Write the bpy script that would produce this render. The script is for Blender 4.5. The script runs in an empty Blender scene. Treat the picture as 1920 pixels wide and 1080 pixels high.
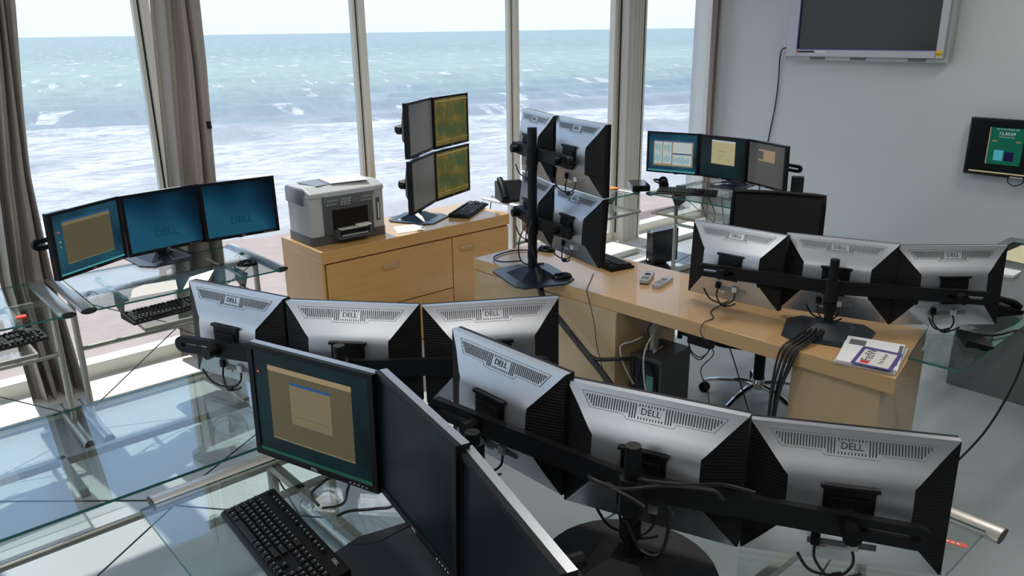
import bpy, math, random
from mathutils import Vector, Matrix
random.seed(7)
D = bpy.data; SC = bpy.context.scene; COL = SC.collection
PI = math.pi; R = math.radians

# ---------------------------------------------------------------- camera
cam_d = D.cameras.new('camera'); cam = D.objects.new('camera', cam_d); COL.objects.link(cam); SC.camera = cam
cam_d.sensor_width = 36; cam_d.lens = 1490/1920*36; cam_d.clip_start = .05; cam_d.clip_end = 20000
def _cam():
    pi_, ro, th = R(18.1), R(.73), R(48.6)
    fwd = Vector((0, math.cos(pi_), -math.sin(pi_))); right = Vector((1, 0, 0)); down = Vector((0, -math.sin(pi_), -math.cos(pi_)))
    r = right*math.cos(ro)+down*math.sin(ro); d = -right*math.sin(ro)+down*math.cos(ro)
    M = Matrix(((math.sin(th), math.cos(th), 0), (-math.cos(th), math.sin(th), 0), (0, 0, 1)))
    r, u, b = M@r, -(M@d), -(M@fwd)
    m = Matrix(((r.x, u.x, b.x, 0), (r.y, u.y, b.y, 0), (r.z, u.z, b.z, 1.97), (0, 0, 0, 1)))
    cam.matrix_world = m
_cam()
# ---------------------------------------------------------------- light and exposure
SC.view_settings.view_transform = 'Standard'; SC.view_settings.look = 'None'
SC.view_settings.gamma = 1; SC.view_settings.use_curve_mapping = False
SC.view_settings.exposure = 0.25
SC.cycles.transparent_max_bounces = 32; SC.cycles.max_bounces = 10; SC.cycles.diffuse_bounces = 5
SC.cycles.glossy_bounces = 5; SC.cycles.sample_clamp_indirect = 6; SC.cycles.caustics_reflective = False; SC.cycles.caustics_refractive = False
w = D.worlds.new('sky'); SC.world = w; w.use_nodes = True
nt = w.node_tree; nt.nodes.clear()
def nn(t, k, **kw):
    n = t.nodes.new(k)
    for a, v in kw.items(): setattr(n, a, v)
    return n
tc = nn(nt, 'ShaderNodeTexCoord'); sx = nn(nt, 'ShaderNodeSeparateXYZ'); rmp = nn(nt, 'ShaderNodeValToRGB')
nt.links.new(tc.outputs['Generated'], sx.inputs[0]); nt.links.new(sx.outputs[2], rmp.inputs[0])
cr = rmp.color_ramp; cr.elements[0].position = 0; cr.elements[0].color = (.78, .93, .99, 1)
cr.elements[1].position = 1; cr.elements[1].color = (.17, .34, .78, 1)
for p, c in ((.05, (.86, .96, 1, 1)), (.22, (.62, .78, 1, 1)), (.5, (.32, .52, .92, 1))):
    e = cr.elements.new(p); e.color = c
bg = nn(nt, 'ShaderNodeBackground'); bg.inputs[1].default_value = 1.08; ow = nn(nt, 'ShaderNodeOutputWorld')
nt.links.new(rmp.outputs[0], bg.inputs[0]); nt.links.new(bg.outputs[0], ow.inputs[0])
sl = D.lights.new('sun', 'SUN'); sl.energy = 4.2; sl.angle = R(.6); sl.color = (1, .95, .87)
so = D.objects.new('sun', sl); COL.objects.link(so); so.location = (2, 12, 14)
so.rotation_euler = (R(-35.5), 0, R(0))       # shines from the sea side (+Y), 54.5 degrees high

# ---------------------------------------------------------------- materials
def mat(name, col, rough=.5, metal=0, noise=.0, nscale=8, bump=0, bscale=200, coat=0, spec=None, emit=None, estr=0, stretch=None):
    m = D.materials.new(name); m.use_nodes = True; t = m.node_tree; b = t.nodes['Principled BSDF']
    c = tuple(col)+(1,)
    b.inputs['Roughness'].default_value = rough; b.inputs['Metallic'].default_value = metal
    b.inputs['Coat Weight'].default_value = coat
    if spec is not None: b.inputs['Specular IOR Level'].default_value = spec
    tcn = nn(t, 'ShaderNodeTexCoord'); src = tcn.outputs['Object']
    if stretch:
        mp = nn(t, 'ShaderNodeMapping'); mp.inputs['Scale'].default_value = stretch; t.links.new(src, mp.inputs[0]); src = mp.outputs[0]
    nz = nn(t, 'ShaderNodeTexNoise'); nz.inputs['Scale'].default_value = nscale; nz.inputs['Detail'].default_value = 5
    t.links.new(src, nz.inputs['Vector'])
    mx = nn(t, 'ShaderNodeMix', data_type='RGBA'); t.links.new(nz.outputs['Fac'], mx.inputs[0])
    k = max(noise, .02)
    mx.inputs[6].default_value = tuple(min(1, x*(1-k)) for x in col)+(1,); mx.inputs[7].default_value = tuple(min(1, x*(1+k)) for x in col)+(1,)
    t.links.new(mx.outputs[2], b.inputs['Base Color'])
    if bump:
        n2 = nn(t, 'ShaderNodeTexNoise'); n2.inputs['Scale'].default_value = bscale; t.links.new(src, n2.inputs['Vector'])
        bp = nn(t, 'ShaderNodeBump'); bp.inputs['Strength'].default_value = bump; bp.inputs['Distance'].default_value = .004
        t.links.new(n2.outputs['Fac'], bp.inputs['Height']); t.links.new(bp.outputs[0], b.inputs['Normal'])
    if emit:
        b.inputs['Emission Color'].default_value = tuple(emit)+(1,); b.inputs['Emission Strength'].default_value = estr
    return m
M = {}
M['wall'] = mat('wall_paint', (.60, .62, .63), .85, noise=.02, nscale=3, bump=.05)
M['walldk'] = mat('wall_paint_charcoal', (.12, .12, .13), .9)
M['ceil'] = mat('ceiling_paint', (.8, .8, .78), .9)
M['floor'] = mat('floor_resin', (.37, .41, .43), .2, noise=.07, nscale=2.5, bump=.02, bscale=9)
M['ledge'] = mat('ledge_paint', (.78, .77, .71), .6, noise=.04, nscale=6)
M['frame'] = mat('frame_paint', (.84, .83, .76), .45, noise=.02)
M['column'] = mat('column_paint', (.6, .58, .53), .6, noise=.06, nscale=3, stretch=(6, 6, .6))
M['gasket'] = mat('gasket_rubber', (.015, .015, .012), .5)
M['curtain'] = mat('curtain_cloth', (.43, .385, .345), .95, noise=.12, nscale=90, bump=.15, bscale=600)
M['curtain_d'] = mat('curtain_cloth_plum', (.30, .23, .22), .95, noise=.12, nscale=60)
M['black'] = mat('black_plastic', (.006, .006, .007), .45, noise=.1, spec=.2, bump=.05, bscale=900)
M['blackg'] = mat('black_gloss', (.006, .006, .007), .16, noise=.1, spec=.4)
M['blackm'] = mat('black_powder_metal', (.006, .0065, .008), .5, noise=.1, spec=.28, bump=.08, bscale=500)
M['plate'] = mat('slate_base_metal', (.022, .028, .038), .28, noise=.1, spec=.4)
M['key'] = mat('key_plastic', (.011, .012, .014), .4, noise=.1, spec=.35)
M['keyw'] = mat('key_legend', (.5, .5, .52), .5)
M['silver'] = mat('silver_plastic', (.55, .57, .61), .34, metal=.8, noise=.02, nscale=40)
M['slot'] = mat('vent_slot', (.03, .032, .035), .7)
M['groove'] = mat('shell_groove', (.2, .21, .22), .6)
M['logo'] = mat('logo_relief', (.46, .48, .51), .35, metal=.35)
M['cav'] = mat('mount_black', (.005, .005, .006), .4, spec=.3)
M['white'] = mat('white_plastic', (.75, .75, .72), .45)
M['cable'] = mat('cable_rubber', (.012, .012, .013), .45)
M['cablew'] = mat('cable_white', (.6, .6, .55), .5)
M['steel'] = mat('desk_steel', (.42, .40, .36), .33, metal=.85, noise=.05)
M['alu'] = mat('tube_aluminium', (.62, .60, .55), .32, metal=.75, noise=.03, nscale=20)
M['cap'] = mat('tube_cap', (.02, .02, .02), .5)
M['gedge'] = mat('glass_edge', (.02, .16, .13), .15, spec=.8)
M['chrome'] = mat('chrome', (.75, .76, .78), .08, metal=1)
M['grey'] = mat('grey_laminate', (.14, .15, .15), .5, noise=.04)
M['tower'] = mat('tower_metal', (.05, .055, .06), .4, noise=.05)
M['port'] = mat('port_green', (.1, .26, .24), .5, noise=.3, nscale=60)
M['pgrey'] = mat('printer_grey', (.42, .43, .43), .5, noise=.02)
M['pdark'] = mat('printer_charcoal', (.07, .075, .08), .45)
M['plid'] = mat('printer_lid', (.16, .17, .19), .3)
M['paper'] = mat('paper', (.85, .85, .86), .8)
M['papery'] = mat('paper_yellow', (.72, .66, .42), .8, noise=.06, nscale=20)
M['paperg'] = mat('paper_grey', (.5, .49, .48), .8)
M['red'] = mat('red_plastic', (.75, .05, .02), .4)
M['orange'] = mat('orange_card', (.95, .25, .03), .6)
M['purple'] = mat('purple_print', (.09, .06, .27), .5)
M['ink'] = mat('ink', (.03, .03, .04), .7)
M['inkred'] = mat('ink_red', (.65, .03, .05), .6)
M['yellow'] = mat('yellow_label', (.8, .55, .03), .5)
M['tvs'] = mat('tv_silver', (.50, .51, .57), .4, metal=.2)
M['tvscr'] = mat('tv_glass', (.018, .022, .022), .22, noise=.1)
M['rgrey'] = mat('remote_silver', (.42, .43, .44), .4)
M['mesh'] = mat('chair_mesh', (.008, .008, .009), .85, bump=.3, bscale=900)
M['fab'] = mat('chair_fabric', (.015, .015, .017), .95, bump=.2, bscale=500)
M['concrete'] = mat('pale_concrete', (.62, .60, .56), .9, noise=.08, nscale=2)
def wood(name, c1, c2, stretch):
    m = mat(name, c1, .3, noise=.1, nscale=3, stretch=stretch, coat=.45); t = m.node_tree
    mx = [n for n in t.nodes if n.type == 'MIX'][0]; mx.inputs[6].default_value = tuple(c1)+(1,); mx.inputs[7].default_value = tuple(c2)+(1,)
    return m
M['wood'] = wood('maple_veneer', (.52, .285, .09), (.63, .37, .14), (1.2, 1.2, 14))
M['woodh'] = wood('maple_veneer_top', (.54, .325, .14), (.62, .395, .19), (14, 1, 6))
M['woodp'] = wood('maple_veneer_pale', (.50, .35, .18), (.57, .41, .23), (9, 9, .8))
M['woodo'] = wood('maple_veneer_amber', (.52, .27, .07), (.60, .33, .105), (9, 9, .8))
def ribbed():
    m = mat('ribbed_black', (.007, .007, .008), .6, spec=.25); t = m.node_tree; b = t.nodes['Principled BSDF']
    tcn = nn(t, 'ShaderNodeTexCoord'); wv = nn(t, 'ShaderNodeTexWave', bands_direction='Z'); wv.inputs['Scale'].default_value = 38
    bp = nn(t, 'ShaderNodeBump'); bp.inputs['Strength'].default_value = .35; bp.inputs['Distance'].default_value = .003
    t.links.new(tcn.outputs['Object'], wv.inputs['Vector']); t.links.new(wv.outputs['Fac'], bp.inputs['Height']); t.links.new(bp.outputs[0], b.inputs['Normal'])
    return m
M['rib'] = ribbed()
def glass(name, tint, ior=1.5, refl=1.0, haze=0, hcol=(.6, .7, .7)):
    m = D.materials.new(name); m.use_nodes = True; t = m.node_tree; t.nodes.clear()
    o = nn(t, 'ShaderNodeOutputMaterial'); tr = nn(t, 'ShaderNodeBsdfTransparent'); tr.inputs[0].default_value = tuple(tint)+(1,)
    gl = nn(t, 'ShaderNodeBsdfGlossy'); gl.inputs['Roughness'].default_value = .0; gl.inputs[0].default_value = (refl, refl, refl, 1)
    mx = nn(t, 'ShaderNodeMixShader'); f0 = ((ior-1)/(ior+1))**2
    lw = nn(t, 'ShaderNodeLayerWeight'); lw.inputs[0].default_value = .5      # facing = 1-|cos|, the same on both sides of the pane
    pw = nn(t, 'ShaderNodeMath', operation='POWER'); pw.inputs[1].default_value = 5; t.links.new(lw.outputs['Facing'], pw.inputs[0])
    ma = nn(t, 'ShaderNodeMath', operation='MULTIPLY_ADD'); ma.inputs[1].default_value = 1-f0; ma.inputs[2].default_value = f0; t.links.new(pw.outputs[0], ma.inputs[0])
    src = ma.outputs[0]
    base = tr.outputs[0]
    if haze:
        df = nn(t, 'ShaderNodeBsdfDiffuse'); df.inputs[0].default_value = tuple(hcol)+(1,); m2 = nn(t, 'ShaderNodeMixShader'); m2.inputs[0].default_value = haze
        t.links.new(tr.outputs[0], m2.inputs[1]); t.links.new(df.outputs[0], m2.inputs[2]); base = m2.outputs[0]
    t.links.new(src, mx.inputs[0]); t.links.new(base, mx.inputs[1]); t.links.new(gl.outputs[0], mx.inputs[2])
    t.links.new(mx.outputs[0], o.inputs[0]); return m
M['glass'] = glass('window_glass', (.97, .985, .98), 1.25)
M['dglass'] = glass('desk_glass', (.93, .975, .96), 1.85)
M['pad'] = glass('clear_pad', (.9, .95, .95), 1.6, haze=.25)
def emis(name, col, s, col2=None, rough=.25, grad=None):
    """a lit LCD panel: dark glossy front that gives off its picture"""
    m = mat(name, (.004, .004, .005), rough, spec=.13); t = m.node_tree; b = t.nodes['Principled BSDF']; b.inputs['Emission Strength'].default_value = s
    if col2 is None: b.inputs['Emission Color'].default_value = tuple(col)+(1,)
    else:
        tcn = nn(t, 'ShaderNodeTexCoord'); mp = nn(t, 'ShaderNodeMapping'); mp.inputs['Rotation'].default_value = (0, R(35), 0)
        wv = nn(t, 'ShaderNodeTexNoise'); wv.inputs['Scale'].default_value = grad or 4; wv.inputs['Detail'].default_value = .5; wv.inputs['Distortion'].default_value = .6
        t.links.new(tcn.outputs['Object'], mp.inputs[0]); t.links.new(mp.outputs[0], wv.inputs['Vector'])
        r2 = nn(t, 'ShaderNodeValToRGB'); r2.color_ramp.elements[0].position = .35; r2.color_ramp.elements[1].position = .68
        r2.color_ramp.elements[0].color = tuple(col)+(1,); r2.color_ramp.elements[1].color = tuple(col2)+(1,)
        t.links.new(wv.outputs['Fac'], r2.inputs[0]); t.links.new(r2.outputs[0], b.inputs['Emission Color'])
    return m
M['s_blue'] = emis('screen_blue', (.0, .003, .009), 1, (.008, .058, .10), grad=3.2)
def _diag(m):      # the wallpaper is bright towards its lower left corner
    t = m.node_tree; b = t.nodes['Principled BSDF']; r2 = [n for n in t.nodes if n.type == 'VALTORGB'][0]; wv = r2.inputs[0].links[0].from_node
    tcn = nn(t, 'ShaderNodeTexCoord'); dp = nn(t, 'ShaderNodeVectorMath', operation='DOT_PRODUCT'); dp.inputs[1].default_value = (-1.0, 0, -1.6); t.links.new(tcn.outputs['Object'], dp.inputs[0])
    a = nn(t, 'ShaderNodeMath', operation='MULTIPLY_ADD'); a.inputs[1].default_value = .75; t.links.new(dp.outputs['Value'], a.inputs[0]); t.links.new(wv.outputs['Fac'], a.inputs[2]); t.links.new(a.outputs[0], r2.inputs[0])
    r2.color_ramp.elements[0].position = .48; r2.color_ramp.elements[1].position = .98; e = r2.color_ramp.elements.new(.75); e.color = (.002, .027, .055, 1)
_diag(M['s_blue'])
M['s_teal'] = emis('screen_teal', (.002, .005, .006), 1, (.004, .014, .016))
M['s_tealb'] = emis('screen_teal_bright', (.003, .015, .028), 1, (.01, .055, .085))
M['s_grey'] = emis('screen_grey', (.04, .04, .045), 1, (.06, .06, .055), grad=2)
M['s_dark'] = emis('screen_dark', (.0004, .001, .0014), 1, (.001, .003, .004), rough=.3)
M['s_navy'] = emis('screen_navy', (.005, .004, .03), 1)
M['s_khaki'] = emis('screen_khaki', (.07, .062, .034), 1)
M['s_khaki2'] = emis('screen_khaki_light', (.13, .11, .062), 1)
M['s_cream'] = emis('screen_cream', (.30, .27, .15), 1)
M['s_bar'] = emis('screen_titlebar', (.012, .06, .17), 1)
M['s_cyan'] = emis('screen_cyan', (.05, .25, .28), 1)
M['s_olive'] = emis('screen_olive', (.06, .055, .012), 1, (.11, .085, .02), grad=9)
M['s_green'] = emis('screen_green', (.01, .055, .035), 1)
M['s_gpanel'] = emis('screen_green_panel', (.003, .065, .038), 1)
M['s_red'] = emis('screen_red', (.45, .05, .03), 1)
M['s_white'] = emis('screen_white', (.33, .38, .38), 1)
M['s_tan'] = emis('screen_tan', (.22, .17, .095), 1)
M['s_logo'] = emis('screen_logo', (.003, .03, .06), 1)

# ---------------------------------------------------------------- mesh helpers
class MB:
    def __init__(s): s.v = []; s.f = []; s.m = []; s.mi = 0; s.X = Matrix()
    def at(s, x=0, y=0, z=0, rz=0, rx=0, ry=0):
        s.X = Matrix.Translation((x, y, z)) @ Matrix.Rotation(rz, 4, 'Z') @ Matrix.Rotation(ry, 4, 'Y') @ Matrix.Rotation(rx, 4, 'X'); return s
    def add(s, vs, fs, mi=None):
        n = len(s.v); s.v += [tuple(s.X @ Vector(p)) for p in vs]; s.f += [tuple(n+i for i in f) for f in fs]; s.m += [s.mi if mi is None else mi]*len(fs); return s
    def box(s, x0, x1, y0, y1, z0, z1, mi=None):
        vs = [(x, y, z) for z in (z0, z1) for x, y in ((x0, y0), (x1, y0), (x1, y1), (x0, y1))]
        return s.add(vs, [(3, 2, 1, 0), (4, 5, 6, 7), (0, 1, 5, 4), (1, 2, 6, 5), (2, 3, 7, 6), (3, 0, 4, 7)], mi)
    def rbox(s, x0, x1, y0, y1, z0, z1, r=.01, seg=4, top=.0, mi=None):
        """vertical-edge rounded box, optional chamfered top"""
        pts = []
        for cx, cy, a in ((x1-r, y0+r, -90), (x1-r, y1-r, 0), (x0+r, y1-r, 90), (x0+r, y0+r, 180)):
            for i in range(seg+1):
                t = R(a+90*i/seg); pts.append((cx+r*math.cos(t), cy+r*math.sin(t)))
        return s.prism(pts, z0, z1, top, mi)
    def prism(s, pts, z0, z1, ch=0, mi=None):
        n = len(pts); cx = sum(p[0] for p in pts)/n; cy = sum(p[1] for p in pts)/n
        rings = [(z0, 0), (z1-ch, 0)] + ([(z1, ch)] if ch else [])
        vs = []
        for z, c in rings:
            for x, y in pts:
                d = math.hypot(x-cx, y-cy) or 1; vs.append((x-(x-cx)/d*c, y-(y-cy)/d*c, z))
        fs = [tuple(reversed(range(n))), tuple(range((len(rings)-1)*n, len(rings)*n))]
        for k in range(len(rings)-1):
            for i in range(n): j = (i+1) % n; fs.append((k*n+i, k*n+j, (k+1)*n+j, (k+1)*n+i))
        return s.add(vs, fs, mi)
    def tube(s, pts, r, n=8, mi=None, cap=True, ell=None):
        """sweep a round (or flattened) section along points; r may be a list"""
        P = [Vector(p) for p in pts]; rs = r if isinstance(r, (list, tuple)) else [r]*len(P); vs = []; fs = []; up = None
        for i, p in enumerate(P):
            t = (P[min(i+1, len(P)-1)]-P[max(i-1, 0)]); t = t.normalized() if t.length else Vector((0, 0, 1))
            if up is None: up = Vector((0, 0, 1)) if abs(t.z) < .9 else Vector((1, 0, 0))
            a = t.cross(up).normalized(); up2 = a.cross(t).normalized(); up = up2 if abs(up2.dot(t)) < .99 else up
            for k in range(n):
                th = 2*PI*k/n; e = ell or 1; vs.append(tuple(p+a*(rs[i]*math.cos(th))+up2*(rs[i]*e*math.sin(th))))
        for i in range(len(P)-1):
            for k in range(n): j = (k+1) % n; fs.append((i*n+k, i*n+j, (i+1)*n+j, (i+1)*n+k))
        if cap: fs.append(tuple(range(n))); fs.append(tuple(reversed(range((len(P)-1)*n, len(P)*n))))
        return s.add(vs, [tuple(reversed(f)) for f in fs], mi)
    def cyl(s, x, y, z0, z1, r, n=20, r2=None, mi=None):
        return s.tube([(x, y, z0), (x, y, z1)], [r, r if r2 is None else r2], n, mi)
    def lathe(s, prof, n=20, mi=None):
        vs = [(r*math.cos(2*PI*k/n), r*math.sin(2*PI*k/n), z) for r, z in prof for k in range(n)]; m = len(prof)
        fs = [(i*n+k, i*n+(k+1) % n, (i+1)*n+(k+1) % n, (i+1)*n+k) for i in range(m-1) for k in range(n)]
        fs += [tuple(reversed(range(n))), tuple(range((m-1)*n, m*n))]; return s.add(vs, fs, mi)
    def grid(s, fn, nu, nv, mi=None, flip=False):
        vs = [fn(i/nu, j/nv) for j in range(nv+1) for i in range(nu+1)]; W = nu+1
        fs = [(j*W+i, j*W+i+1, (j+1)*W+i+1, (j+1)*W+i) for j in range(nv) for i in range(nu)]
        if flip: fs = [tuple(reversed(f)) for f in fs]
        return s.add(vs, fs, mi)
    def mesh(s, name, mats, smooth=35):
        me = D.meshes.new(name); me.from_pydata(s.v, [], s.f)
        for m in (mats if isinstance(mats, (list, tuple)) else [mats]): me.materials.append(m)
        for p, mi in zip(me.polygons, s.m): p.material_index = mi
        me.update()
        if smooth: me.shade_smooth(); me.set_sharp_from_angle(angle=R(smooth))
        return me
    def build(s, name, mats, parent=None, smooth=35, bevel=0):
        o = D.objects.new(name, s.mesh(name, mats, smooth)); COL.objects.link(o); o.parent = parent
        if bevel:
            b = o.modifiers.new('bevel', 'BEVEL'); b.width = bevel; b.segments = 2; b.limit_method = 'ANGLE'; b.angle_limit = R(40)
        return o
def spline(pts, k=6):
    """smooth curve through points"""
    P = [Vector(p) for p in pts]; out = []
    for i in range(len(P)-1):
        a, b, c, d = P[max(i-1, 0)], P[i], P[i+1], P[min(i+2, len(P)-1)]
        for j in range(k):
            t = j/k; out.append(tuple(.5*((2*b)+(c-a)*t+(2*a-5*b+4*c-d)*t*t+(3*b-a-3*c+d)*t**3)))
    out.append(tuple(P[-1])); return out
def tag(o, label, cat, group=None):
    o['label'] = label; o['category'] = cat
    if group: o['group'] = group
    return o
def struct(o): o['kind'] = 'structure'; return o
def thing(name, label, cat, loc=(0, 0, 0), rz=0, group=None):
    o = D.objects.new(name, None); COL.objects.link(o); o.location = loc; o.rotation_euler = (0, 0, rz); o.empty_display_size = .05
    return tag(o, label, cat, group)
def dup(o, parent=None):
    c = o.copy(); COL.objects.link(c); c.parent = parent
    for ch in [x for x in o.children]: dup(ch, c)
    return c

def text_mesh(body, size, depth=.0006, align='CENTER'):
    cu = D.curves.new('lettering', 'FONT'); cu.body = body; cu.size = size; cu.extrude = depth/2; cu.align_x = align; cu.align_y = 'CENTER'; cu.resolution_u = 2
    o = D.objects.new('lettering', cu); COL.objects.link(o); bpy.context.view_layer.update()
    me = D.meshes.new_from_object(o.evaluated_get(bpy.context.evaluated_depsgraph_get())); D.objects.remove(o); D.curves.remove(cu)
    return me
_txt = {}
def text(name, body, size, m, parent, loc, rot, depth=.0006, align='CENTER'):
    k = (body, size, m.name, depth, align)
    if k not in _txt:
        me = text_mesh(body, size, depth, align); me.materials.clear(); me.materials.append(m); _txt[k] = me
    o = D.objects.new(name, _txt[k]); COL.objects.link(o); o.parent = parent; o.location = loc; o.rotation_euler = rot; return o
def cable(name, pts, r, label, m='cable', cat='cable', parent=None, k=6, group=None):
    o = MB().tube(spline(pts, k), r, 6).build(name, M[m], parent, 60)
    if label: tag(o, label, cat, group)
    return o

# ================================================================ THE ROOM
XL, XR, YB, YW, ZC = -3.6, 7.0, -4.6, 4.85, 3.2
struct(MB().box(XL, XR+.2, YB, YW+.3, -.2, 0).build('floor', M['floor']))
struct(MB().box(XL-.2, XR+.2, YB-.2, YW+.2, ZC, ZC+.15).build('ceiling', M['ceil']))
struct(MB().box(XR, XR+.15, YB, YW+.25, 0, ZC).build('wall_right', M['wall']))
struct(MB().box(XL, XR, YB-.15, YB, 0, ZC).build('wall_back', M['walldk']))
# left wall: a strip of windows as well
b = MB().box(XL-.15, XL, YB, YW+.2, 0, .12).box(XL-.15, XL, YB, YW+.2, 2.9, ZC)
b.box(XL-.15, XL, YB, .9, .12, 2.9)
for y in (.9, 2.9, YW-.1): b.box(XL-.15, XL, y, y+.12, .12, 2.9)
struct(b.build('wall_left', M['walldk']))
struct(MB().box(XL-.09, XL-.08, .9, YW, .12, 2.9).build('window_1', M['glass'], smooth=0))
# window wall: header, bottom rail, ledge
struct(MB().box(XL, XR, YW-.02, YW+.2, 2.88, ZC).build('wall_front', M['wall']))
LZ = .05
b = MB().box(XL, 2.06, 4.50, YW+.02, 0, LZ).box(2.06, 3.66, 4.63, YW+.02, 0, LZ).box(3.66, XR, 4.50, YW+.02, 0, LZ)
struct(b.build('trim_1', M['ledge'], bevel=.004))
b = MB().box(XL, XR, YW, YW+.12, LZ-.05, .13)
struct(b.build('trim_2', M['frame'], bevel=.004))
MULL = [-2.59, -1.205, .18, 1.565, 2.95, 4.335]
for i, x in enumerate(MULL):      # slim mullions: cream glazing bead, black gasket, post
    p = struct(MB().box(x, x+.045, YW-.005, YW+.075, .1, 2.9).build('trim_%d' % (3+i), M['frame'], bevel=.003))
    MB().box(x-.012, x, YW+.035, YW+.055, .13, 2.88).build('gasket', M['gasket'], p, smooth=0)
    MB().box(x-.034, x-.012, YW+.03, YW+.07, .13, 2.88).build('glazing_bead', M['frame'], p)
# the column between the two last windows
def colfn(u, v):
    x = 5.55+.21*u; return (x, YW-.12-.018*math.sin(PI*u)-.005*math.sin(u*9*PI), LZ+v*(2.9-LZ))
b = MB().grid(colfn, 24, 1).box(5.55, 5.76, YW-.12, YW+.06, LZ, 2.9)
p = struct(b.build('trim_9', M['column'], smooth=60))
MB().box(5.543, 5.55, YW-.045, YW-.03, .13, 2.88).box(5.76, 5.774, YW-.12, YW-.06, LZ, 2.88).build('gasket', M['gasket'], p, smooth=0)
MB().box(5.50, 5.543, YW-.01, YW+.05, .13, 2.88).box(5.774, 5.81, YW-.11, YW+.05, LZ, 2.88).build('glazing_bead', M['frame'], p)
struct(MB().box(6.93, XR, YW-.05, YW+.12, LZ, 2.9).build('trim_10', M['frame']))
edges = [XL]+MULL+[5.52]
for i in range(len(edges)-1):
    struct(MB().box(edges[i]+.01, edges[i+1]+.005, YW+.042, YW+.048, .12, 2.88).build('window_%d' % (2+i), M['glass'], smooth=0))
struct(MB().box(5.80, 6.94, YW+.03, YW+.036, .12, 2.88).build('window_%d' % (2+len(edges)), M['glass'], smooth=0))
# a square frame around the floor box recess in the ledge, by the column
b = MB().box(4.95, 5.55, 4.20, 4.26, 0, LZ).box(4.95, 5.01, 4.26, 4.5, 0, LZ).box(5.49, 5.55, 4.26, 4.5, 0, LZ)
struct(b.build('trim_11', M['ledge']))

# curtains
def curtain(name, label, xl, xr, z0, z1, y, folds, amp, mt, thin=.5):
    """xl, xr: functions of height fraction (0 bottom, 1 top)"""
    rnd = random.Random(len(label)); ph = [rnd.uniform(-.5, .5) for _ in range(40)]
    def fn(u, v, off=0):
        x = xl(v)+(xr(v)-xl(v))*u; a = amp*(1-.25*v)
        w_ = math.sin(u*folds*2*PI+.8*math.sin(v*2.2+ph[0]))+.35*math.sin(u*folds*4.6*PI+v*3+ph[1])
        return (x+.012*math.sin(v*5+u*9), y(v)+a*w_+off, z0+(z1-z0)*v)
    b = MB().grid(lambda u, v: fn(u, v), 110, 34).grid(lambda u, v: fn(u, v, .004), 110, 34, flip=True)
    return tag(b.build(name, M[mt], None, 80), label, 'curtain')
def lerp(a, b, t): return a+(b-a)*t
curtain('curtain', 'taupe curtain at the left edge spreading out towards the floor, behind the cropped desk',
        lambda v: .64-.04*min(1, v*4)+.08*max(0, min(1, (v-.25)*4))+.10*max(0, min(1, (v-.5)*3)), lambda v: .862+.04*max(0, 1-v*4)+.075*max(0, v-.45)/.3*(1 if v < .75 else .3/(v-.45+1e-6)*1), .03, 2.85, lambda v: 4.71, 4, .05, 'curtain')
c2 = curtain('curtain', 'taupe gathered curtain hanging behind the three linked blue screens',
        lambda v: lerp(1.46, 1.60, min(1, v*1.3)), lambda v: lerp(1.77, 1.865, min(1, v*1.6)), .06, 2.85, lambda v: 4.74, 3, .04, 'curtain')
curtain('curtain', 'narrow plum brown curtain gathered in the corner beside the grey wall',
        lambda v: 6.845, lambda v: 6.925, .08, 2.85, lambda v: 4.76, 2.5, .022, 'curtain_d')
MB().tube([(1.795, 4.69, 1.475), (1.795, 4.68, 1.435)], .014, 8).build('tieback_knob', M['black'], c2)

# added ceiling panels, out of frame, as fill light for the room
for i, (x, y) in enumerate(((0.2, 2.4), (0.2, -.6), (3.2, 2.4), (3.2, -.6), (5.6, 1.2), (-2.2, .8))):
    t = thing('fill_lamp', 'added ceiling fill light panel, out of frame', 'lamp', (x, y, ZC), 0, 'added ceiling fill lights')
    MB().box(-.62, .62, -.17, .17, -.05, 0).build('housing', M['white'], t)
    MB().box(-.58, .58, -.13, .13, -.056, -.05).build('diffuser', mat('fill_diffuser', (.9, .9, .9), .5, emit=(1, .96, .9), estr=2.5), t)
    l = D.lights.new('fill_light', 'AREA'); l.shape = 'RECTANGLE'; l.size = 1.16; l.size_y = .26; l.energy = 15; l.color = (1, .96, .9)
    lo = D.objects.new('fill_light', l); COL.objects.link(lo); lo.parent = t; lo.location = (0, 0, -.06)

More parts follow.
